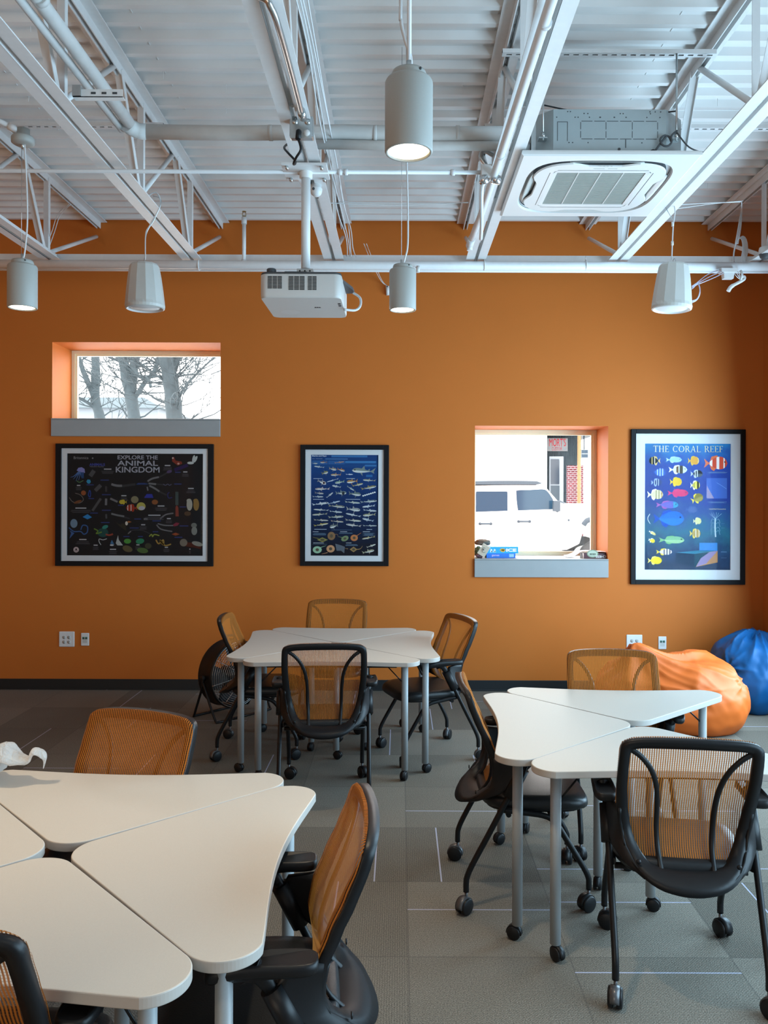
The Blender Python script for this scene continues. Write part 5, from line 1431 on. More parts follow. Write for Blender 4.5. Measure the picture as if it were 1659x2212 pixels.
def art_animals(b, a, T):
    K = 400 / 1659.0
    def Q(zx, zy): return T(100 + zx * K, 720 + zy * K)
    S = K / 240.0
    b.poly([(a[0], a[1]), (a[2], a[1]), (a[2], a[3]), (a[0], a[3])], Y0 + .0006, pm('#1b1b1d'))
    for zy, h, w, t_ in ((1112, 36, 360, 'EXPLORE THE'), (1164, 46, 364, 'ANIMAL'), (1222, 52, 392, 'KINGDOM')):
        x, z = Q(820, zy); write(b, Y0, t_, x, z, w * S, h * S, '#9d9da6', bold=.016)
    x, z = Q(313, 1115); write(b, Y0, 'Britannica', x, z, 132 * S, 24 * S, '#8a8a8c'); ell(b, Y0, *Q(417, 1119), 7 * S, 7 * S, '#7a7a7c')
    x, z = Q(457, 1176); write(b, Y0, 'ANIMALS', x, z, 140 * S, 24 * S, '#3c4690', bold=.03); x, z = Q(455, 1196); write(b, Y0, 'Multicellular Organisms', x, z, 125 * S, 9 * S, '#8a8a90')
    # branching paths
    g1, g2 = '#6a6a6c', '#2f3335'
    for pts, w, c in (([(580, 1350), (650, 1370), (800, 1352)], 20, g2), ([(585, 1352), (630, 1364), (680, 1366)], 20, g1), ([(810, 1352), (910, 1350)], 10, '#1c3a66'), ([(905, 1330), (960, 1300), (1020, 1285), (1100, 1240)], 14, g2), ([(910, 1325), (950, 1302), (1010, 1288)], 16, g1),
                      ([(915, 1345), (1060, 1358)], 12, g2), ([(918, 1345), (985, 1352)], 16, g1), ([(920, 1362), (980, 1400), (1080, 1450)], 14, g2), ([(925, 1365), (975, 1390), (1015, 1418)], 16, g1), ([(905, 1375), (912, 1410)], 12, g1),
                      ([(440, 1410), (490, 1360)], 34, '#4a4a4c'), ([(395, 1280), (430, 1230)], 38, '#4a4a4c'), ([(415, 1590), (490, 1480)], 22, '#4a4a4c'), ([(538, 1370), (538, 1420)], 18, '#3a3a3c'), ([(538, 1480), (536, 1540)], 20, g1), ([(538, 1620), (540, 1660)], 16, '#4a4a4c'),
                      ([(575, 1480), (640, 1510)], 18, g1), ([(580, 1615), (650, 1632), (750, 1660)], 14, g2), ([(585, 1616), (640, 1630), (700, 1640)], 16, g1), ([(875, 1664), (910, 1664)], 18, g1), ([(1020, 1664), (1070, 1625), (1140, 1612)], 12, g1), ([(1000, 1705), (1060, 1720), (1140, 1722)], 11, g1), ([(990, 1715), (1030, 1755), (1130, 1775)], 11, g1),
                      ([(730, 1800), (770, 1765), (860, 1765), (930, 1795)], 10, g2), ([(735, 1795), (760, 1772)], 10, g1)):
        stroke(b, Y0 - .0001, [Q(*p) for p in pts], w * S, c)
    for zx, zy, w in ((525, 1320, 80), (540, 1450, 90), (540, 1590, 90), (530, 1700, 80), (855, 1350, 90), (1180, 1355, 80), (1180, 1250, 60), (920, 1470, 90), (405, 1485, 70), (395, 1362, 80), (430, 1615, 90), (820, 1668, 80), (990, 1685, 80), (1225, 1560, 70), (1235, 1730, 80), (1185, 1832, 90), (790, 1748, 90), (980, 1782, 60), (845, 1825, 60), (720, 1825, 60), (670, 1545, 60)):
        lines(b, Y0 - .0002, *Q(zx, zy), w * S, 1, '#2c3a6c', th=.009, seed=int(zx))
    for zx, zy, w, n in ((552, 1222, 76, 1), (292, 1368, 40, 1), (697, 1460, 50, 1), (1088, 1190, 60, 1), (1247, 1247, 40, 1), (1297, 1395, 56, 1), (312, 1571, 130, 1), (1030, 1552, 80, 1), (970, 1635, 116, 1), (1100, 1665, 40, 1), (330, 1852, 90, 1), (445, 1903, 40, 1), (600, 1940, 60, 1), (870, 1720, 46, 1), (823, 1900, 40, 1), (1078, 1922, 40, 1), (1288, 1938, 12, 1)):
        lines(b, Y0 - .0002, *Q(zx, zy), w * S, n, '#a8a8aa', th=.010, seed=int(zy))
        lines(b, Y0 - .0002, *Q(zx, zy + 16), w * 1.5 * S, 3, '#4c4c50', gap=.010, th=.004, seed=int(zy) + 1)
    # creatures
    b.poly([Q(275, 1230), Q(290, 1205), Q(320, 1200), Q(345, 1215), Q(350, 1250), Q(325, 1252), Q(300, 1240)], Y0 - .0003, pm('#7d7fb8'))
    for dx in (-40, -22, -5, 12): stroke(b, Y0 - .0003, [Q(305 + dx * .3, 1240), Q(290 + dx, 1280), Q(275 + dx * 1.4, 1330 - abs(dx))], (.010, .002), '#4a6a9c')
    for dx in (0, 12, 24): stroke(b, Y0 - .0002, [Q(310 + dx, 1245), Q(322 + dx * .6, 1300)], (.012, .004), '#2a4a78')
    stroke(b, Y0 - .0003, [Q(275, 1320), Q(300, 1335), Q(335, 1318)], .008, '#4a6a48')
    b.poly([Q(362, 1328), Q(372, 1310), Q(395, 1312), Q(402, 1332), Q(388, 1348), Q(372, 1344)], Y0 - .0003, pm('#2f8cb4'))
    ell(b, Y0 - .0003, *Q(336, 1430), 22 * S, 22 * S, '#8a4c2c'); stroke(b, Y0 - .0003, [Q(390, 1405), Q(380, 1450), Q(395, 1465), Q(400, 1430), Q(392, 1405)], .008, '#27418a')
    stroke(b, Y0 - .0003, [Q(262, 1432), Q(310, 1450), Q(335, 1490), Q(300, 1520), Q(240, 1510), Q(208, 1470)], .006, '#6a6460'); ell(b, Y0 - .0003, *Q(285, 1510), 36 * S, 12 * S, '#6c4228', 20)
    b.poly([Q(328, 1645), Q(372, 1620), Q(412, 1648), Q(372, 1666)], Y0 - .0003, pm('#2c7cb8')); ell(b, Y0 - .0003, *Q(250, 1703), 32 * S, 40 * S, '#6d8498')
    stroke(b, Y0 - .0003, [Q(205, 1740), Q(250, 1775), Q(310, 1775), Q(340, 1800), Q(370, 1780), Q(370, 1730), Q(330, 1720), Q(312, 1760)], .010, '#365a8c'); b.poly([Q(210, 1840), Q(225, 1790), Q(212, 1765), Q(255, 1790)], Y0 - .0003, pm('#3a5c90'))
    stroke(b, Y0 - .0003, [Q(430, 1750), Q(465, 1770), Q(450, 1795), Q(500, 1780)], .010, '#64802e'); ell(b, Y0 - .0003, *Q(530, 1735), 28 * S, 16 * S, '#2e7c70', 20); ell(b, Y0 - .0002, *Q(510, 1785), 50 * S, 40 * S, '#1e4642'); stroke(b, Y0 - .0003, [Q(535, 1800), Q(565, 1808), Q(600, 1798)], .014, '#8c4030')
    stroke(b, Y0 - .0003, [Q(492, 1895), Q(475, 1865), Q(478, 1842), Q(510, 1850), Q(545, 1840)], .006, '#b4b8b8')
    b.poly([Q(625, 1880), Q(645, 1808), Q(652, 1850), Q(690, 1900), Q(640, 1900)], Y0 - .0003, pm('#a8aca8')); b.poly([Q(575, 1885), Q(590, 1850), Q(612, 1890)], Y0 - .0003, pm('#3f6c94')); ell(b, Y0 - .0003, *Q(590, 1897), 18 * S, 7 * S, '#c0c6c8')
    ell(b, Y0 - .0003, *Q(730, 1862), 32 * S, 22 * S, '#4c8c3a'); ell(b, Y0 - .0003, *Q(842, 1862), 38 * S, 24 * S, '#2c7c58', 10); ell(b, Y0 - .0003, *Q(730, 1930), 46 * S, 28 * S, '#5c5238', -18); ell(b, Y0 - .0003, *Q(865, 1945), 50 * S, 24 * S, '#4c6434', -8); ell(b, Y0 - .0003, *Q(915, 1905), 30 * S, 26 * S, '#3f3f2e')
    fish(b, Y0 - .0002, *Q(690, 1512), 70 * S, 40 * S, '#b8a434', flip=-1); ell(b, Y0 - .0003, *Q(795, 1490), 34 * S, 32 * S, '#7d7458'); fish(b, Y0 - .0002, *Q(768, 1565), 100 * S, 62 * S, '#94301e', flip=-1, stripes=((.2, .27, '#d8d0c4'), (.5, .57, '#d8d0c4'))); ell(b, Y0 - .0009, *Q(852, 1550), 40 * S, 36 * S, '#a8a050'); ell(b, Y0 - .001, *Q(858, 1566), 28 * S, 18 * S, '#a4a4ae')
    ell(b, Y0 - .0003, *Q(975, 1512), 28 * S, 22 * S, '#84502c'); b.poly([Q(880, 1475), Q(900, 1440), Q(950, 1440), Q(962, 1475)], Y0 - .0003, pm('#2c348c'))
    b.poly([Q(1130, 1110), Q(1148, 1108), Q(1160, 1140), Q(1215, 1150), Q(1220, 1170), Q(1180, 1185), Q(1130, 1148)], Y0 - .0003, pm('#7c3024')); ell(b, Y0 - .0004, *Q(1136, 1118), 8 * S, 8 * S, '#c4a8a0'); ell(b, Y0 - .0004, *Q(1186, 1168), 10 * S, 9 * S, '#c09080'); stroke(b, Y0 - .0002, [Q(1150, 1225), Q(1220, 1200), Q(1270, 1180)], .030, '#261c4a')
    for cx_, cz_, rx_, rz_, an in ((1322, 1125, 12, 34, -12), (1340, 1128, 11, 32, -25), (1295, 1162, 30, 12, 0)): ell(b, Y0 - .0003, *Q(cx_, cz_), rx_ * S, rz_ * S, '#b8bcb8', an)
    ell(b, Y0 - .0003, *Q(1104, 1240), 24 * S, 13 * S, '#4c4064', 15); stroke(b, Y0 - .0003, [Q(1050, 1350), Q(1070, 1362), Q(1090, 1350), Q(1105, 1362), Q(1124, 1352)], .005, '#5c607c'); stroke(b, Y0 - .0003, [Q(1105, 1425), Q(1090, 1440), Q(1098, 1475), Q(1130, 1470)], .006, '#2c3478')
    for px_, c in ((1285, '#a09a8c'), (1345, '#8a6a38')):
        ell(b, Y0 - .0003, *Q(px_, 1535), 26 * S, 54 * S, c); ell(b, Y0 - .0004, *Q(px_ - 6, 1500), 20 * S, 18 * S, c)
    ell(b, Y0 - .0003, *Q(1268, 1615), 30 * S, 20 * S, '#4c3a2a'); b.poly([Q(1160, 1555), Q(1172, 1540), Q(1185, 1560), Q(1190, 1640), Q(1160, 1640)], Y0 - .0003, pm('#7c382c')); b.poly([Q(1158, 1420), Q(1186, 1420), Q(1186, 1540), Q(1158, 1540)], Y0 - .0002, pm('#3c4a48'))
    b.poly([Q(1135, 1715), Q(1165, 1695), Q(1195, 1700), Q(1180, 1722), Q(1150, 1730)], Y0 - .0003, pm('#7c2c3c')); b.poly([Q(1125, 1800), Q(1160, 1785), Q(1198, 1800), Q(1160, 1812)], Y0 - .0003, pm('#8c4424')); ell(b, Y0 - .0003, *Q(1325, 1720), 26 * S, 22 * S, '#6c6c64'); ell(b, Y0 - .0003, *Q(1328, 1770), 26 * S, 38 * S, '#7c7c74')
    ell(b, Y0 - .0003, *Q(1232, 1875), 34 * S, 34 * S, '#746a5c'); ell(b, Y0 - .0003, *Q(1355, 1885), 50 * S, 20 * S, '#8a8478', -14); stroke(b, Y0 - .0002, [Q(1255, 1890), Q(1330, 1900), Q(1390, 1915)], .040, '#4a2014')
    stroke(b, Y0 - .0003, [Q(925, 1820), Q(945, 1800), Q(955, 1822), Q(970, 1802), Q(1015, 1812)], .009, '#8a9440'); stroke(b, Y0 - .0003, [Q(985, 1850), Q(1010, 1885), Q(1050, 1850), Q(1050, 1895), Q(1020, 1850), Q(1065, 1900), Q(1120, 1888)], .012, '#9c7c3c')
    b.poly([Q(625, 1690), Q(660, 1730), Q(720, 1770), Q(715, 1710), Q(690, 1700), Q(665, 1715)], Y0 - .0003, pm('#2e2e22')); ell(b, Y0 - .0004, *Q(722, 1702), 12 * S, 18 * S, '#c8c4b4'); b.poly([Q(725, 1690), Q(740, 1680), Q(768, 1690), Q(742, 1697)], Y0 - .0004, pm('#9c5c2a'))
    ell(b, Y0 - .0003, *Q(271, 1938), 25 * S, 25 * S, '#b8a8a8'); ell(b, Y0 - .0004, *Q(271, 1935), 8 * S, 8 * S, '#201818'); lines(b, Y0 - .0004, *Q(271, 1950), 32 * S, 1, '#3a2c2c', th=.004)

poster('framed_poster', (122.5, 958.5, 461.5, 1223), (134.5, 968.5, 449.5, 1212.5), (146, 979.5, 438.5, 1200.5), 'wide framed dark poster headed EXPLORE THE ANIMAL KINGDOM, below the left window', art_animals)
poster('framed_poster', (649.5, 961, 839.5, 1222.5), (660.3, 971.3, 828.5, 1212.6), (672.2, 982.5, 816.7, 1200.5), 'narrow framed blue poster of many sharks and rays in the middle of the wall', art_shark)
poster('framed_poster', (1362, 927.3, 1607, 1262.5), (1372.5, 937, 1597, 1252.5), (1392.5, 958.3, 1576.5, 1231), 'tall framed poster headed THE CORAL REEF, right of the lower window', art_reef)

# ================================================================== ON THE WINDOW SILL
SZ = W2['sill']
def carton(name, c, size, rz, mats, label, cat='game box'):
    root = empty(name, c, rz); w, d, h = size
    b = MB(); b.bb((-w / 2, -d / 2, 0), (w / 2, d / 2, h), mats[0]); 
    if len(mats) > 1: b.bb((-w / 2 - .0006, -d / 2 + .001, .001), (-w / 2, d / 2 - .001, h - .001), mats[1])
    b.build('box', root, bevel=.0015)
    return tag(root, label, cat)
YS = WALL_Y + .07
p = at(1050, 1204, YS)
bx = carton('game_box', (at(1081, 1200, YS).x + .0, YS + .10, SZ), (.265, .20, .042), R(3), [mat('blue_card', (.015, .16, .62), .4), mat('dark_blue_card', (.02, .07, .16), .5)], 'blue game box lying flat on the window sill under a lighter blue box')
b = MB(); write(b, -.1006, 'games', -.05, .021, .07, .018, '#c8b8e0', bold=.02); b.poly([(.075, .008), (.118, .008), (.118, .036), (.075, .036)], -.1004, pm('#9cc4f4')); b.build('side_print', bx)
bx = carton('game_box', (at(1085, 1180, YS).x + .0, YS + .11, SZ + .042), (.285, .21, .060), R(3), [mat('sky_blue_card', (.01, .34, .80), .4), mat('navy_card', (.01, .03, .07), .5)], 'light blue game box marked ICE, stacked on top of the darker blue box')
b = MB(); write(b, -.1062, 'ICE', .078, .030, .095, .030, '#f2ead8', bold=.05)
b.poly([(-.03, .030), (-.015, .045), (.01, .044), (.028, .030), (.01, .012), (-.012, .014)], -.1059, pm('#d8a83c')); b.poly([(-.02, .030), (-.005, .037), (.02, .034), (.005, .02)], -.1062, pm('#6a4a1a'))
for s in (-.105, -.075): b.poly([(s - .012, .010), (s + .012, .010), (s + .008, .036), (s - .006, .042)], -.1059, pm('#dfe8f4')); b.poly([(s - .004, .012), (s + .008, .012), (s + .004, .030)], -.1062, pm('#23303c'))
b.build('side_print', bx)
# a card packet leaning and a grey cloth pouch on top
gx = at(1047, 1185, YS).x
root = empty('card_packet', (gx - .01, YS + .02, SZ + .003), 0)
b = MB(); b.box((0, 0, 0), (.075, .014, .105), mat('cream_card', (.62, .58, .46), .6), TR((.0, -.045, .068), ry=R(32), rz=R(-12)))
b.build('packet', root); b = MB(); b.tube([(math.cos(t) * .016, -.0535, .07 + math.sin(t) * .022) for t in [i * PI / 8 for i in range(16)]], .0016, M['dgrey'], n=5, closed=True); b.box((-.004, -.0535, .075), (.010, .002, .012), M['dgrey']); b.build('mark', root)
tag(root, 'cream card packet leaning against the left side of the stacked blue boxes', 'packet')
def blob(name, c, r, mat_, seed, label, cat):
    root = empty(name, c)
    def fn(u, v):
        a, t = 2 * PI * u, PI * v; d = Vector((math.sin(t) * math.cos(a), math.sin(t) * math.sin(a), math.cos(t)))
        k = 1 + .28 * noise.noise(d * 2.1 + Vector((seed, 2, 1))) + .12 * noise.noise(d * 5 + Vector((1, seed, 0)))
        p = Vector((d.x * r[0] * k, d.y * r[1] * k, d.z * r[2] * k + r[2])); p.z = max(p.z, 0); return p
    MB().grid(fn, 36, 22, mat_).build('body', root); return tag(root, label, cat)
blob('cloth_pouch', (gx + .0, YS + .14, SZ + .103), (.075, .055, .030), mat('grey_brown_cloth', (.14, .125, .10), .9, bump=.4, bump_scale=300), 3.3, 'grey-brown cloth pouch slumped on top of the light blue box', 'pouch')
blob('green_pouch', (gx - .048, YS + .10, SZ), (.034, .05, .050), mat('green_cloth', (.10, .22, .15), .8), 8.1, 'small green and white bundle wedged left of the stacked boxes on the sill', 'pouch')
blob('mauve_packet', (gx - .045, YS + .015, SZ), (.036, .030, .020), mat('mauve_wrapper', (.16, .10, .13), .35, noise_amt=.5, noise_scale=60), 5.2, 'crumpled dark mauve packet at the left end of the window sill', 'packet')
cb = at(1285, 1200, YS)
bx = carton('game_box', (cb.x + .005, YS + .06, SZ), (.218, .16, .048), R(0), [mat('maroon_card', (.075, .008, .012), .4), mat('white_box_card', (.7, .72, .76), .6)], 'maroon CHESS box lying upside down on the right end of the sill')
b = MB(); me_flip = []
write(b, 0, 'CHESS', 0, 0, .095, .022, '#e8e2dc', bold=.02)
o = b.build('side_print', bx); o.location = (.045, -.0806, .017); o.rotation_euler = (0, PI, 0)
b = MB(); ell(b, -.0804, -.03, .044, .052, .036, '#8a947c'); ell(b, -.0806, -.03, .044, .042, .028, '#b4bca8')
for i in range(4): b.poly([(-.055 + i * .014, .03), (-.048 + i * .014, .03), (-.046 + i * .014, .047), (-.056 + i * .014, .047)], -.0808, pm('#4a5448'))
o = b.build('emblem', bx)
def sheet(u, v):
    x = -.27 + u * .37; yy = -.02 + v * .17
    z = .052 + .014 * math.sin(u * PI) + .006 * math.sin(v * 5) if u > .35 else .003 + (u / .35) ** 2 * .058 + .012 * v
    return (x, yy - .05 + (.06 if u < .35 else 0), z)
root = empty('paper_sheet', (cb.x + .03, YS + .06, SZ)); MB().grid(sheet, 24, 8, mat('white_paper', (.78, .79, .82), .7)).build('sheet', root, solid=.0012)
tag(root, 'white paper sheet folded loosely over the CHESS box on the sill', 'paper')

# ================================================================== PLASTIC BAG ON THE NEAR TABLE
bp = on_z(2, 1693, TBL_H)
root = empty('plastic_bag', (bp.x - .10, bp.y, TBL_H)); O = Vector(root.location)
def wob(p, s, k): return p + Vector((noise.noise(p * k + Vector((s, 0, 0))), noise.noise(p * k + Vector((0, s, 0))), noise.noise(p * k + Vector((0, 0, s))))) * .022
YB_ = bp.y
path = [at(-60, 1690, YB_), at(-45, 1650, YB_), at(-18, 1632, YB_), at(12, 1624, YB_), at(34, 1634, YB_), at(56, 1640, YB_), at(72, 1632, YB_), at(83, 1624, YB_), at(95, 1632, YB_), at(99, 1644, YB_), at(99.5, 1656, YB_)]
rad = [.075, .08, .062, .050, .036, .018, .016, .018, .014, .006, .002]
P = crom([p - O for p in path], 5); rr2 = []
for i in range(len(P)):
    t = i / 5; k = min(int(t), len(rad) - 2); rr2.append(rad[k] + (rad[k + 1] - rad[k]) * (t - k))
b = MB(); b.tube(P, rr2, M['bag'], n=26, flat=.55)
b.v = [wob(v, 3.1, 14) * 1.0 for v in b.v]; b.v = [v + Vector((0, 0, 1)) * noise.noise(v * 40) * .006 for v in b.v]
b.v = [Vector((v.x, v.y, max(v.z, .002))) for v in b.v]
b.build('crumpled_film', root)
b = MB()
def lob(u, v):
    a, t = 2 * PI * u, PI * v; d = Vector((math.sin(t) * math.cos(a), math.sin(t) * math.sin(a), math.cos(t)))
    k = 1 + .30 * noise.noise(d * 2.2 + Vector((4, 2, 7))) + .12 * abs(noise.noise(d * 5 + Vector((1, 4, 0))))
    p = Vector((-.02 + d.x * .115 * k, d.y * .10 * k, .06 + d.z * .075 * k)); p.z = max(p.z, .0015); return p
b.grid(lob, 48, 30, M['bag']); b.build('bag_body', root)
tag(root, 'crumpled white plastic bag at the left edge of the nearest table', 'plastic bag')

# ================================================================== OUTSIDE
GZ = .15
struct(MB().bb((-40, WALL_Y + TH, GZ - .2), (40, 60, GZ), mat('pale_pavement', (.62, .62, .62), .9, noise_amt=.1, noise_scale=2)).build('ground'))
MW = mat('white_car_paint', (.82, .82, .82), .25, coat=.3)
MT = mat('dark_tinted_glass', (.016, .040, .070), .08, spec=.25); MBt = mat('tyre_rubber', (.03, .033, .036), .8); MCB = mat('black_car_trim', (.026, .042, .060), .6)
YC = 15.5
def cp(px, py): p = at(px, py, YC); return (p.x, p.z)
root = empty('car', (cp(1150, 1100)[0], YC, GZ)); ox, oz = root.location.x, GZ
def C(px, py): x, z = cp(px, py); return (x - ox, z - oz)
body = [C(905, 1192), C(905, 1112), C(915, 1110), C(1200, 1100), C(1215, 1088), C(1300, 1089), C(1345, 1092), C(1350, 1120), C(1350, 1150), C(1322, 1150), C(1310, 1110), C(1290, 1108), C(1277, 1116), C(1262, 1140), C(1252, 1175), C(1225, 1188), C(1032, 1194), C(1022, 1170), C(1005, 1152), C(975, 1152), C(955, 1170), C(950, 1192)]
b = MB(); b.prism(body, 0, 1.75, MW, axis='y'); b.build('body', root, bevel=.03)
cabin = [C(905, 1113), C(910, 1050), C(1098, 1047), C(1160, 1047), C(1180, 1052), C(1222, 1100)]
b = MB(); b.prism(cabin, .06, 1.69, MW, axis='y'); b.build('cabin', root, bevel=.03)
b = MB(); b.prism([C(905, 1047), C(907, 1041), C(1098, 1038), C(1160, 1039), C(1173, 1044), C(1160, 1047), C(1098, 1047)], .02, 1.72, MCB, axis='y'); b.build('roof_edge', root, bevel=.01)
def pane(pts, name):
    b = MB(); P = crom([(x, z, 0) for x, z in pts], 4, closed=True); b.prism([(p.x, p.y) for p in P], .045, .065, MT, axis='y'); b.build(name, root)
def rq(x0, y0, x1, y1): return [C(x0 + 4, y0), C((x0 + x1) / 2, y0), C(x1 - 4, y0), C(x1, y0 + 4), C(x1, (y0 + y1) / 2), C(x1, y1 - 4), C(x1 - 4, y1), C((x0 + x1) / 2, y1), C(x0 + 4, y1), C(x0, y1 - 4), C(x0, (y0 + y1) / 2), C(x0, y0 + 4)]
pane(rq(1028.5, 1061.5, 1097, 1110.5), 'side_window')
pane([C(1120, 1059), C(1150, 1058), C(1175, 1057), C(1184, 1062), C(1192, 1073), C(1196, 1082), C(1194, 1100), C(1188, 1103), C(1155, 1105), C(1125, 1106), C(1119, 1098), C(1116, 1064)], 'side_window')
pane(rq(935, 1062, 1005, 1111), 'side_window')
for x, y in ((1048.5, 1131.5), (1132, 1126.5)):
    b = MB(); p0_, p1_ = C(x - 12, y), C(x + 12, y)
    b.tube([(p0_[0], -.02, p0_[1]), (p1_[0], -.02, p1_[1])], .018, MCB, n=8)
    for q in (p0_, p1_): b.tube([(q[0], -.02, q[1]), (q[0], .01, q[1])], .028, MCB, n=10)
    b.build('door_handle', root)
b = MB(); x, z = C(1199, 1093); b.box((x, -.13, z), (.13, .12, .20), MCB); b.tube([(x + .02, -.12, z - .08), (x + .05, .03, z - .10)], .03, MCB, n=8); b.build('mirror', root, bevel=.02)
b = MB(); b.tube(crom([(*(C(1260, 1134)[:1]), -.02, C(1260, 1134)[1]), (C(1268, 1124)[0], -.04, C(1268, 1124)[1]), (C(1285, 1122)[0], -.04, C(1285, 1122)[1]), (C(1318, 1122)[0], -.04, C(1318, 1122)[1]), (C(1332, 1140)[0], -.02, C(1332, 1140)[1])], 4), .05, MCB, n=8); b.build('fender_flare', root)
for px in (988, 1297):
    x, _ = C(px, 1150); r = .40
    for yy in (.12, 1.62):
        b = MB(); b.lathe([(0, -.11), (r * .6, -.11), (r * .97, -.11), (r, -.08), (r, .08), (r * .97, .11), (0, .11)], MBt, 28, TR((x, yy, r), rx=R(90))); w_ = b.build('wheel', root)
        b = MB(); b.lathe([(0, 0), (r * .55, 0), (r * .5, .03), (0, .04)], M['galv'], 24, TR((x, yy - .11, r), rx=R(90))); b.build('hub', w_)
x, z = C(1228.5, 1123.5); b = MB(); b.lathe([(0, 0), (.022, 0), (.022, .01), (0, .01)], MCB, 12, TR((x, 0, z), rx=R(90))); b.build('fuel_badge', root)
b = MB(); a_, c_ = C(1216, 1086), C(1240, 1094); b.tube([(a_[0], .3, a_[1] + .03), (c_[0], .5, c_[1] + .02)], .014, MCB, n=6); b.build('wiper', root)
b = MB(); b.bb((C(1035, 1196)[0], .05, C(1035, 1196)[1]), (C(1248, 1196)[0], .15, C(1035, 1191)[1]), MCB); b.build('side_step', root, bevel=.02)
tag(root, 'white off-road car parked outside the lower window', 'car')

YM = 25.0
def mp(px, py, Y=None): p = at(px, py, Y or YM); return p.x, p.z
root = empty('shop_building', (mp(1212, 1100)[0], YM, GZ)); ox, oz = root.location.x, GZ
corr = MB(); x0 = mp(1176, 0)[0] - ox; x1 = mp(1252, 0)[0] - ox; zt = mp(1200, 937)[1] - oz; n = 60
pts = []
for i in range(n + 1): pts.append((x0 + (x1 - x0) * i / n, .018 * (1 if i % 2 else -1)))
MC = mat('weathered_corrugated_metal', (.055, .075, .09), .7, metal=.0, noise_amt=.35, noise_scale=6)
for (u0, v0), (u1, v1) in zip(pts, pts[1:]): corr.add([(u0, v0, 0), (u1, v1, 0), (u1, v1, zt), (u0, v0, zt)], [(0, 1, 2, 3)], MC)
corr.bb((x0, .05, 0), (x1, 3, zt), MC); corr.build('wall', root)
MBk = brick_mat('painted_white_brick', '#e8ecf0', '#dfe6ec', '#9cc0d8', 3.0)
b = MB(); b.bb((mp(960, 0)[0] - ox, -.25, 0), (x0, 3, zt + 2), MBk); b.build('side_wall', root)
b = MB(); b.bb((x0 - .4, -1.3, zt), (mp(1300, 0)[0] - ox, 3, zt + .12), mat('weathered_roof', (.06, .075, .09), .8, noise_amt=.3, noise_scale=5)); b.build('roof', root)
def R4(px0, py0, px1, py1, y0, y1, m, nm, Y=None, rt=None):
    a = mp(px0, py0); c = mp(px1, py1); return MB().bb((a[0] - ox, y0, c[1] - oz), (c[0] - ox, y1, a[1] - oz), m).build(nm, rt or root)
dfr = R4(1186, 986, 1216, 1165, -.06, .02, mat('white_door_frame', (.2, .24, .28), .6), 'door_frame')
R4(1189, 992, 1207, 1046, -.08, -.05, mat('dark_door_glass', (.016, .030, .050), .3), 'door_glass'); R4(1189, 1049, 1207, 1160, -.08, -.05, mat('grey_door_panel', (.03, .05, .07), .5), 'door_panel')
R4(1169, 940, 1177, 1165, -.32, -.2, mat('white_downpipe', (.85, .85, .85), .6), 'corner_post')
tag(root, 'corrugated metal shop front seen across the street through the lower window', 'building')
r2 = empty('shop_sign', (mp(1203, 961)[0], YM - .08, mp(1203, 961)[1])); hw_ = (mp(1225, 0)[0] - mp(1181, 0)[0]) / 2; hh_ = (mp(0, 947)[1] - mp(0, 975)[1]) / 2
MB().bb((-hw_, -.02, -hh_), (hw_, .02, hh_), mat('grey_white_sign_board', (.12, .13, .14), .6)).build('board', r2)
b = MB(); SI = .33; write(b, -.024, "MORT'S", -.0, .07, hw_ * 1.62, .24, '#8c0c1c'); write(b, -.024, "CUSTOM", -.02, -.125, hw_ * 1.0, .10, '#7c2030'); write(b, -.024, "A", -hw_ * .84, -.10, .05, .07, '#5a6a78'); write(b, -.024, "INC", hw_ * .72, -.13, .10, .06, '#5a6a78'); b.build('lettering', r2)
tag(r2, "weathered shop sign reading MORT'S in red letters above a door", 'sign')
r3 = empty('brick_wall', (mp(1243, 0)[0], YM - 1.0, GZ)); k = (YM - 1) / YM
a = at(1227.5, 1005.5, YM - 1); c = at(1260, 1100, YM - 1)
MB().bb((a.x - r3.location.x, 0, 0), (c.x - r3.location.x, .25, a.z - GZ), brick_mat('red_brick', '#5c2028', '#4a1820', '#8a9096', 4.2)).build('wall', r3); tag(r3, 'low red brick wall stub across the street, behind the tan post', 'brick wall')
a = at(1248, 941, YM - 1.25); MB().tube([(0, 0, 0), (0, 0, a.z - GZ)], .055, mat('tan_wood_post', (.16, .095, .035), .7, noise_amt=.2), n=12).build('porch_post').location = (at(1251, 1000, YM - 1.25).x, YM - 1.25, GZ)
tag(bpy.data.objects['porch_post'], 'tan round porch post in front of the red brick wall stub', 'post')
r4 = empty('wall_unit', (at(1263, 980, YM - .3).x, YM - .3, at(1263, 980, YM - .3).z)); b = MB(); b.bb((-.11, 0, -.13), (.11, .3, .13), mat('grey_unit_case', (.16, .19, .21), .6)); b.build('case', r4)
for z in (-.065, .06): MB().bb((-.09, -.01, z - .045), (.09, 0, z + .045), MT).build('vent', r4)
MB().tube([(0, .1, .13), (0, .1, .55)], .02, MCB, n=8).build('bracket', r4)
tag(r4, 'small grey unit with two dark vents under the porch roof across the street', 'vent unit')
r5 = empty('fence', (at(1275, 1040, YM + .6).x, YM + .6, GZ)); b = MB()
for i in range(-1, 10): b.bb((i * .17 - .04, 0, 0), (i * .17 + .04, .03, 1.75 + .05 * (i % 2)), mat('white_fence_wood', (.78, .8, .82), .7) if 'white_fence_wood' not in bpy.data.materials else bpy.data.materials['white_fence_wood'])
b.bb((-.2, .03, .5), (1.6, .07, .6), bpy.data.materials['white_fence_wood']); b.build('picket_panel', r5); tag(r5, 'white plank fence beyond the brick wall stub across the street', 'fence')

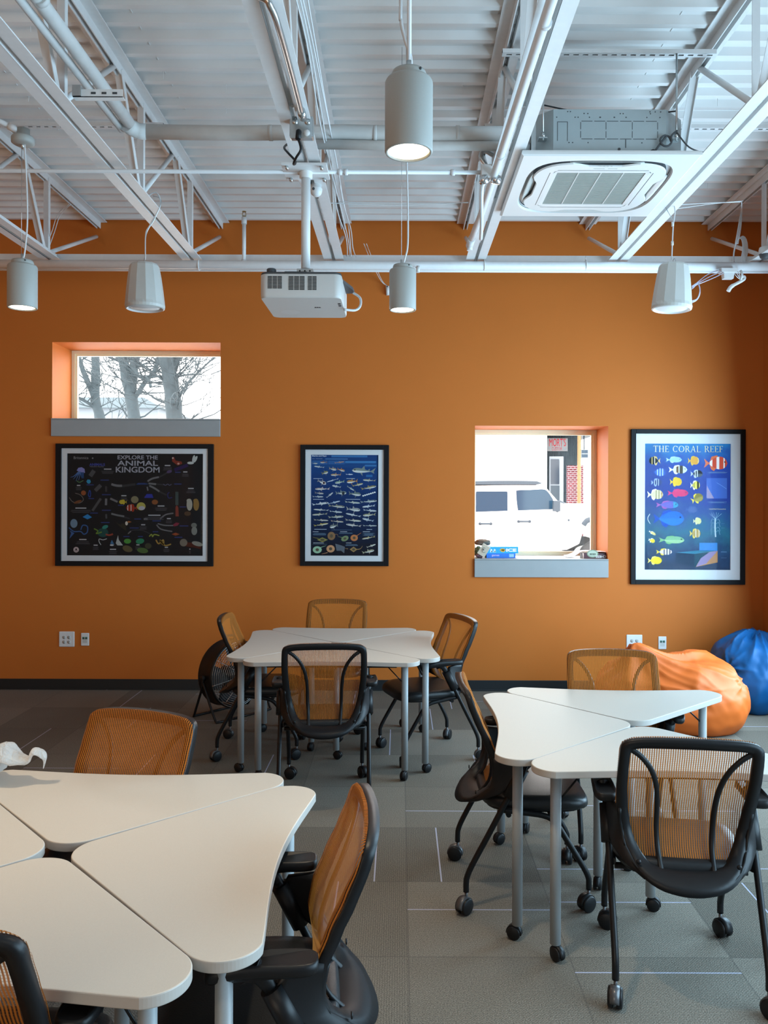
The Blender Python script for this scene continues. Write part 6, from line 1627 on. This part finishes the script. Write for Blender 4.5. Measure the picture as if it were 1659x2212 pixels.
# trees beyond the upper window
BARK = mat('grey_bark', (.028, .044, .054), .95, noise_amt=.3, noise_scale=12, bump=.6, bump_scale=30)
YT = 17.0
def tree(name, base_px, paths, label, seed, twigs):
    bx_ = at(base_px, 1000, YT).x; root = empty(name, (bx_, YT, GZ)); rs = random.Random(seed)
    b = MB(); starts = []
    for pts, r0, r1, dy in paths:
        P = []
        for i, (px, py) in enumerate(pts):
            q = at(px, py, YT) - Vector((bx_, YT, GZ)); q.y = dy * i / len(pts); P.append(q)
        r0 *= YT / 17; r1 *= YT / 17
        P = crom(P, 4); n = len(P); rad = [(r0 + (r1 - r0) * i / (n - 1)) * (1 + .06 * math.sin(i * 1.7 + seed)) for i in range(n)]
        b.tube(P, rad, BARK, n=12)
        for i in range(n): starts.append((P[i], rad[i]))
    b.build('trunk', root)
    b = MB()
    def grow(p, d, L, r, lvl):
        pts = [p]; q = p.copy(); dd = d.copy()
        for k in range(5):
            dd = (dd + Vector((rs.uniform(-.35, .35), rs.uniform(-.3, .3), rs.uniform(-.22, .34)))).normalized(); q = q + dd * L / 5; pts.append(q.copy())
        b.tube(pts, [r * (1 - .16 * i) for i in range(6)], BARK, n=5, caps=False)
        if lvl > 0:
            for k in range(4): grow(pts[rs.choice([1, 2, 3, 4, 5])], (dd + Vector((rs.uniform(-1, 1), rs.uniform(-.6, .6), rs.uniform(-.4, .8)))).normalized(), L * .62, r * .55, lvl - 1)
    for _ in range(twigs):
        p, r = starts[rs.randrange(len(starts))]
        if p.z < 1.6: continue
        grow(p, Vector((rs.choice([-1, 1]) * rs.uniform(.4, 1), rs.uniform(-.5, .5), rs.uniform(-.1, .8))).normalized(), rs.uniform(.6, 1.5), min(r * .4, .020), 2)
    b.build('branches', root); return tag(root, label, 'tree', 'bare trees outside')
YT = 20.5
tree('bare_tree', 215, [([(220, 1215), (218, 1000), (216, 905), (206, 865), (207, 800), (205, 740), (208, 640), (206, 560)], .125, .06, 0), ([(209, 885), (206, 862), (188, 815), (172, 770), (150, 710), (140, 640)], .07, .03, -.3), ([(214, 884), (204, 878), (178, 862), (160, 856), (130, 840)], .04, .02, -.4)], 'bare tree with a forked trunk nearest the left side of the upper window', 1, 30)
YT = 17.0
tree('bare_tree', 290, [([(296, 1215), (294, 1000), (290, 905), (281, 850), (270, 800), (263, 740), (258, 640), (250, 540)], .16, .07, 0), ([(284, 850), (285, 800), (290, 750), (292, 660), (300, 560)], .11, .06, .4), ([(284, 868), (300, 848), (316, 825), (334, 806), (344, 780), (348, 740), (356, 660)], .055, .03, -.2), ([(286, 775), (292, 795), (305, 815), (330, 825), (338, 842)], .05, .03, -.5)], 'bare tree with curving limbs in the middle of the upper window', 2, 44)
YT = 13.8
tree('bare_tree', 378, [([(380, 1215), (379, 1000), (377, 905), (372, 850), (364, 800), (354, 755), (345, 700), (330, 600)], .20, .12, 0), ([(368, 820), (378, 780), (386, 740), (400, 650)], .08, .05, .3), ([(376, 880), (400, 840), (440, 800), (478, 770)], .03, .015, -.3)], 'thick straight bare tree at right of centre in the upper window', 3, 60)
r6 = empty('neighbour_house', (at(225, 900, 40).x, 40, GZ)); w_ = 2.6; zt = at(225, 882, 40).z - GZ
MB().bb((-w_, 0, 0), (w_, 5, zt), mat('pale_house_wall', (.14, .17, .2), .8)).build('wall', r6)
MB().prism([(-w_ - .3, zt), (w_ + .3, zt), (w_ - .6, zt + .5), (-w_ + .6, zt + .5)], -.3, 5.3, mat('grey_house_roof', (.08, .11, .13), .8), axis='y').build('roof', r6)
tag(r6, 'pale house with a grey roof far behind the bare trees', 'house')
